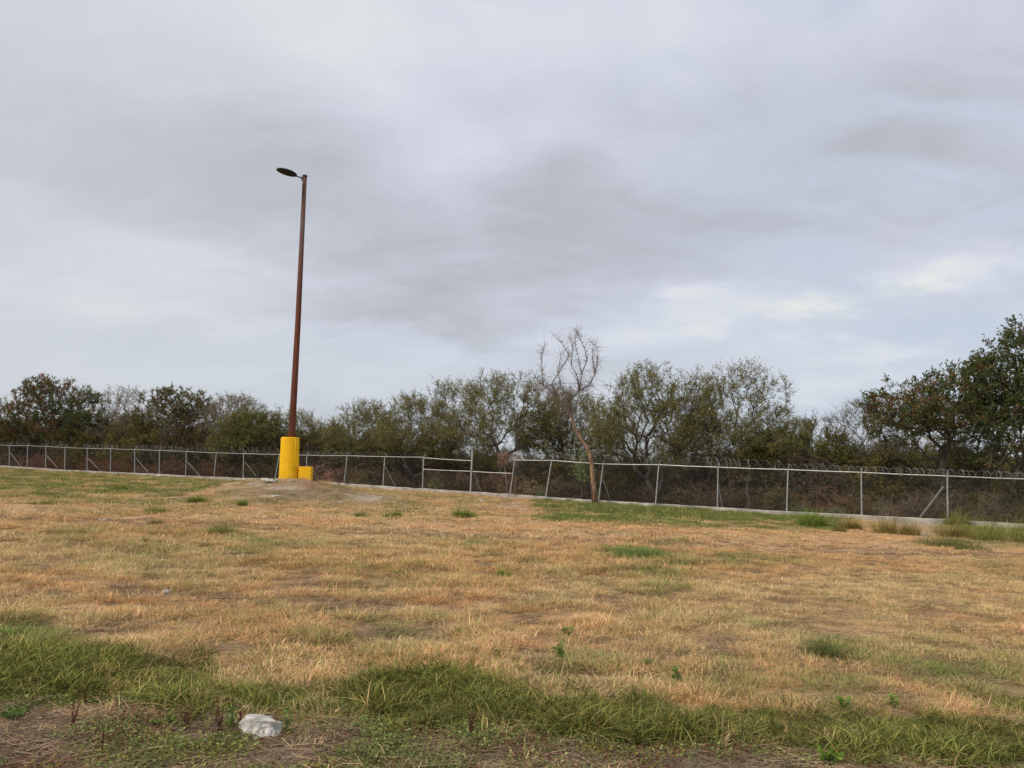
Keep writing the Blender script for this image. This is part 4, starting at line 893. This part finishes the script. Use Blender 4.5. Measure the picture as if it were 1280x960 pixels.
for a_, k_ in (((289, 914, 36, 22, LG, 'leafy green weed with small white flower left of the white rock'), dict(nl=44, leaf=.028, nst=4)),
 ((360, 918, 32, 16, (.17, .24, .06), 'leafy green weed at the right end of the white rock'), dict(nl=34, leaf=.026, nst=3)),
 ((274, 922, 42, 14, (.09, .05, .04), 'dark red stalky weed on the left of the leafy flowering weed'), dict(stem_col=M_redst, nl=34, leaf=.015, nst=4, red=(.13, .04, .035))),
 ((300, 917, 34, 8, (.12, .06, .04), 'thin red-stemmed weed touching the left end of the white rock'), dict(stem_col=M_redst, nl=20, leaf=.014, nst=2, red=(.13, .04, .035))),
 ((232, 916, 26, 20, (.12, .07, .05), 'low dark reddish weed left of the stalky weed'), dict(stem_col=M_redst, nl=40, leaf=.018, nst=4, red=(.13, .05, .04))),
 ((106, 884, 34, 10, (.20, .16, .07), 'upright dry dark stalk in front of the grass band at left'), dict(stem_col=M_redst, nl=16, leaf=.014, nst=2, red=(.12, .05, .04))),
 ((90, 912, 30, 14, (.10, .05, .04), 'dark leaning seed stalk below the upright dry stalk'), dict(stem_col=M_redst, nl=24, leaf=.013, nst=3, red=(.12, .04, .035))),
 ((127, 950, 46, 8, (.16, .15, .06), 'tall thin brown stalk with tiny leaves near the bottom left'), dict(stem_col=M_redst, nl=24, leaf=.013, nst=2)),
 ((589, 922, 32, 12, (.13, .06, .05), 'dark reddish stalk in front of the middle of the grass band'), dict(stem_col=M_redst, nl=40, leaf=.016, nst=3, red=(.10, .035, .035))),
 ((161, 835, 36, 5, (.16, .07, .05), 'single thin seed stalk rising out of the green grass at left'), dict(stem_col=M_redst, nl=10, leaf=.012, nst=1)),
 ((849, 858, 22, 18, (.15, .25, .05), 'glossy green leafy weed among dry grass right of centre'), dict(nl=44, leaf=.035, nst=5)),
 ((702, 826, 26, 24, LG, 'pale green leafy weed in the dry grass above the grass band'), dict(nl=46, leaf=.035, nst=5)),
 ((711, 797, 12, 16, (.16, .24, .05), 'small leafy weed farther up from the pale green one'), dict(nl=40, leaf=.035, nst=5)),
 ((622, 823, 10, 12, (.18, .24, .06), 'tiny weed left of the pale green leafy weed'), dict(nl=24, leaf=.03, nst=4)),
 ((811, 834, 10, 14, (.16, .25, .05), 'small green weed on the bare strip right of centre'), dict(nl=26, leaf=.03, nst=4)),
 ((795, 878, 10, 14, (.18, .24, .06), 'small weed beside the pale patch above the grass band'), dict(nl=24, leaf=.03, nst=4)),
 ((1117, 886, 16, 14, LG, 'yellow-green weed alone in the dry grass at lower right'), dict(nl=30, leaf=.032, nst=4)),
 ((1055, 890, 18, 14, (.17, .25, .05), 'weed with one long leaf left of the yellow-green one'), dict(nl=22, leaf=.04, nst=3)),
 ((1036, 958, 20, 34, (.17, .28, .04), 'bright broad-leaved weed at the bottom edge under the grass band'), dict(nl=60, leaf=.035, nst=7)),
 ((740, 880, 14, 10, (.17, .22, .06), 'small sprig just above the middle of the grass band'), dict(nl=20, leaf=.03, nst=3)),
 ((208, 912, 12, 34, (.17, .27, .05), 'low bright green leafy plant below the left grass band'), dict(nl=90, leaf=.03, nst=9)),
 ((20, 900, 14, 46, (.13, .21, .05), 'low dark green leafy patch at the left edge below the grass band'), dict(nl=110, leaf=.03, nst=10))):
    weed(*a_, 3000 + int(a_[0]), **k_)

# ------------------------------------------------------------------ stones
def stone(px, py, w, h, label, seed, name='stone', d=.8, lump=.25, m=M_stone):
    p = gpx(px, py); Y = p[1]; W = w/960*Y*(.9 if w > 20 else .8); H = h/960*Y*(1.0 if w > 20 else .7); import bmesh
    bm_ = bmesh.new(); bmesh.ops.create_icosphere(bm_, subdivisions=4 if w > 20 else 2, radius=1); r = np.random.default_rng(seed); o_ = r.integers(0, 40)
    from mathutils import noise
    for v in bm_.verts:
        q_ = v.co.copy(); n_ = noise.noise(q_*1.3 + Vector((o_, 0, 0)))*lump*1.4 + noise.noise(q_*3.1 + Vector((0, o_, 0)))*lump*.6 + noise.noise(q_*6 + Vector((0, o_, 3)))*lump*.20 + noise.noise(q_*15)*lump*.10; q_ *= 1 + n_
        # squarish break planes
        q_.z = max(-.5, min(.62 + .12*q_.x*(-1), q_.z)); q_.x = max(-.95, min(.95, q_.x)); v.co = Vector((q_.x*W/2*1.05, q_.y*W/2*d, (q_.z+.4)*H))
    me = bpy.data.meshes.new(name); bm_.to_mesh(me); bm_.free(); me.polygons.foreach_set('use_smooth', np.full(len(me.polygons), False)); o = obj(name, me, m, None, tuple(p)); o.rotation_euler.z = R(-6) if w > 20 else r.uniform(0, 6); tag(o, label, 'stone')
stone(325, 921, 52, 21, 'white limestone rock lying on bare soil in the foreground', 3, 'rock', .7, .3)
for a_ in ((208, 742, 16, 6, 'small white broken stone in the dry grass at left'), (128, 651, 16, 3, 'flat pale stone in the far left field'), (227, 606, 9, 3, 'tiny white stone near the fence left of the mound'),
 (142, 628, 5, 3, 'small white pebble in the far left field beyond the flat stone'), (425.5, 629, 5, 3, 'bright white fragment in front of the mound'), (602, 627, 8, 3, 'little white stone below the thick fence post'), (593, 629, 6, 2.5, 'smaller pale chip left of the little white stone'),
 (344, 621, 12, 3, 'pale flat stone on the front of the mound'), (309, 835, 16, 4, 'pale half-buried stone above the left end of the grass band'), (104, 870, 6, 7, 'small white chip at the foot of the dry stalk'), (783, 885, 16, 5, 'pale half-buried stone just above the grass band right of centre'),
 (221, 936, 9, 4, 'small grey-white stone near the bottom left'), (492, 935, 4, 3, 'tiny white pebble below the middle grass band'), (336, 602, 22, 4, 'pale broken slab at the left of the yellow pedestal'), (367, 618, 10, 3, 'pale stone on the mound under the junction box')):
    stone(*a_, 4000 + int(a_[0]), d=.7, lump=.35)
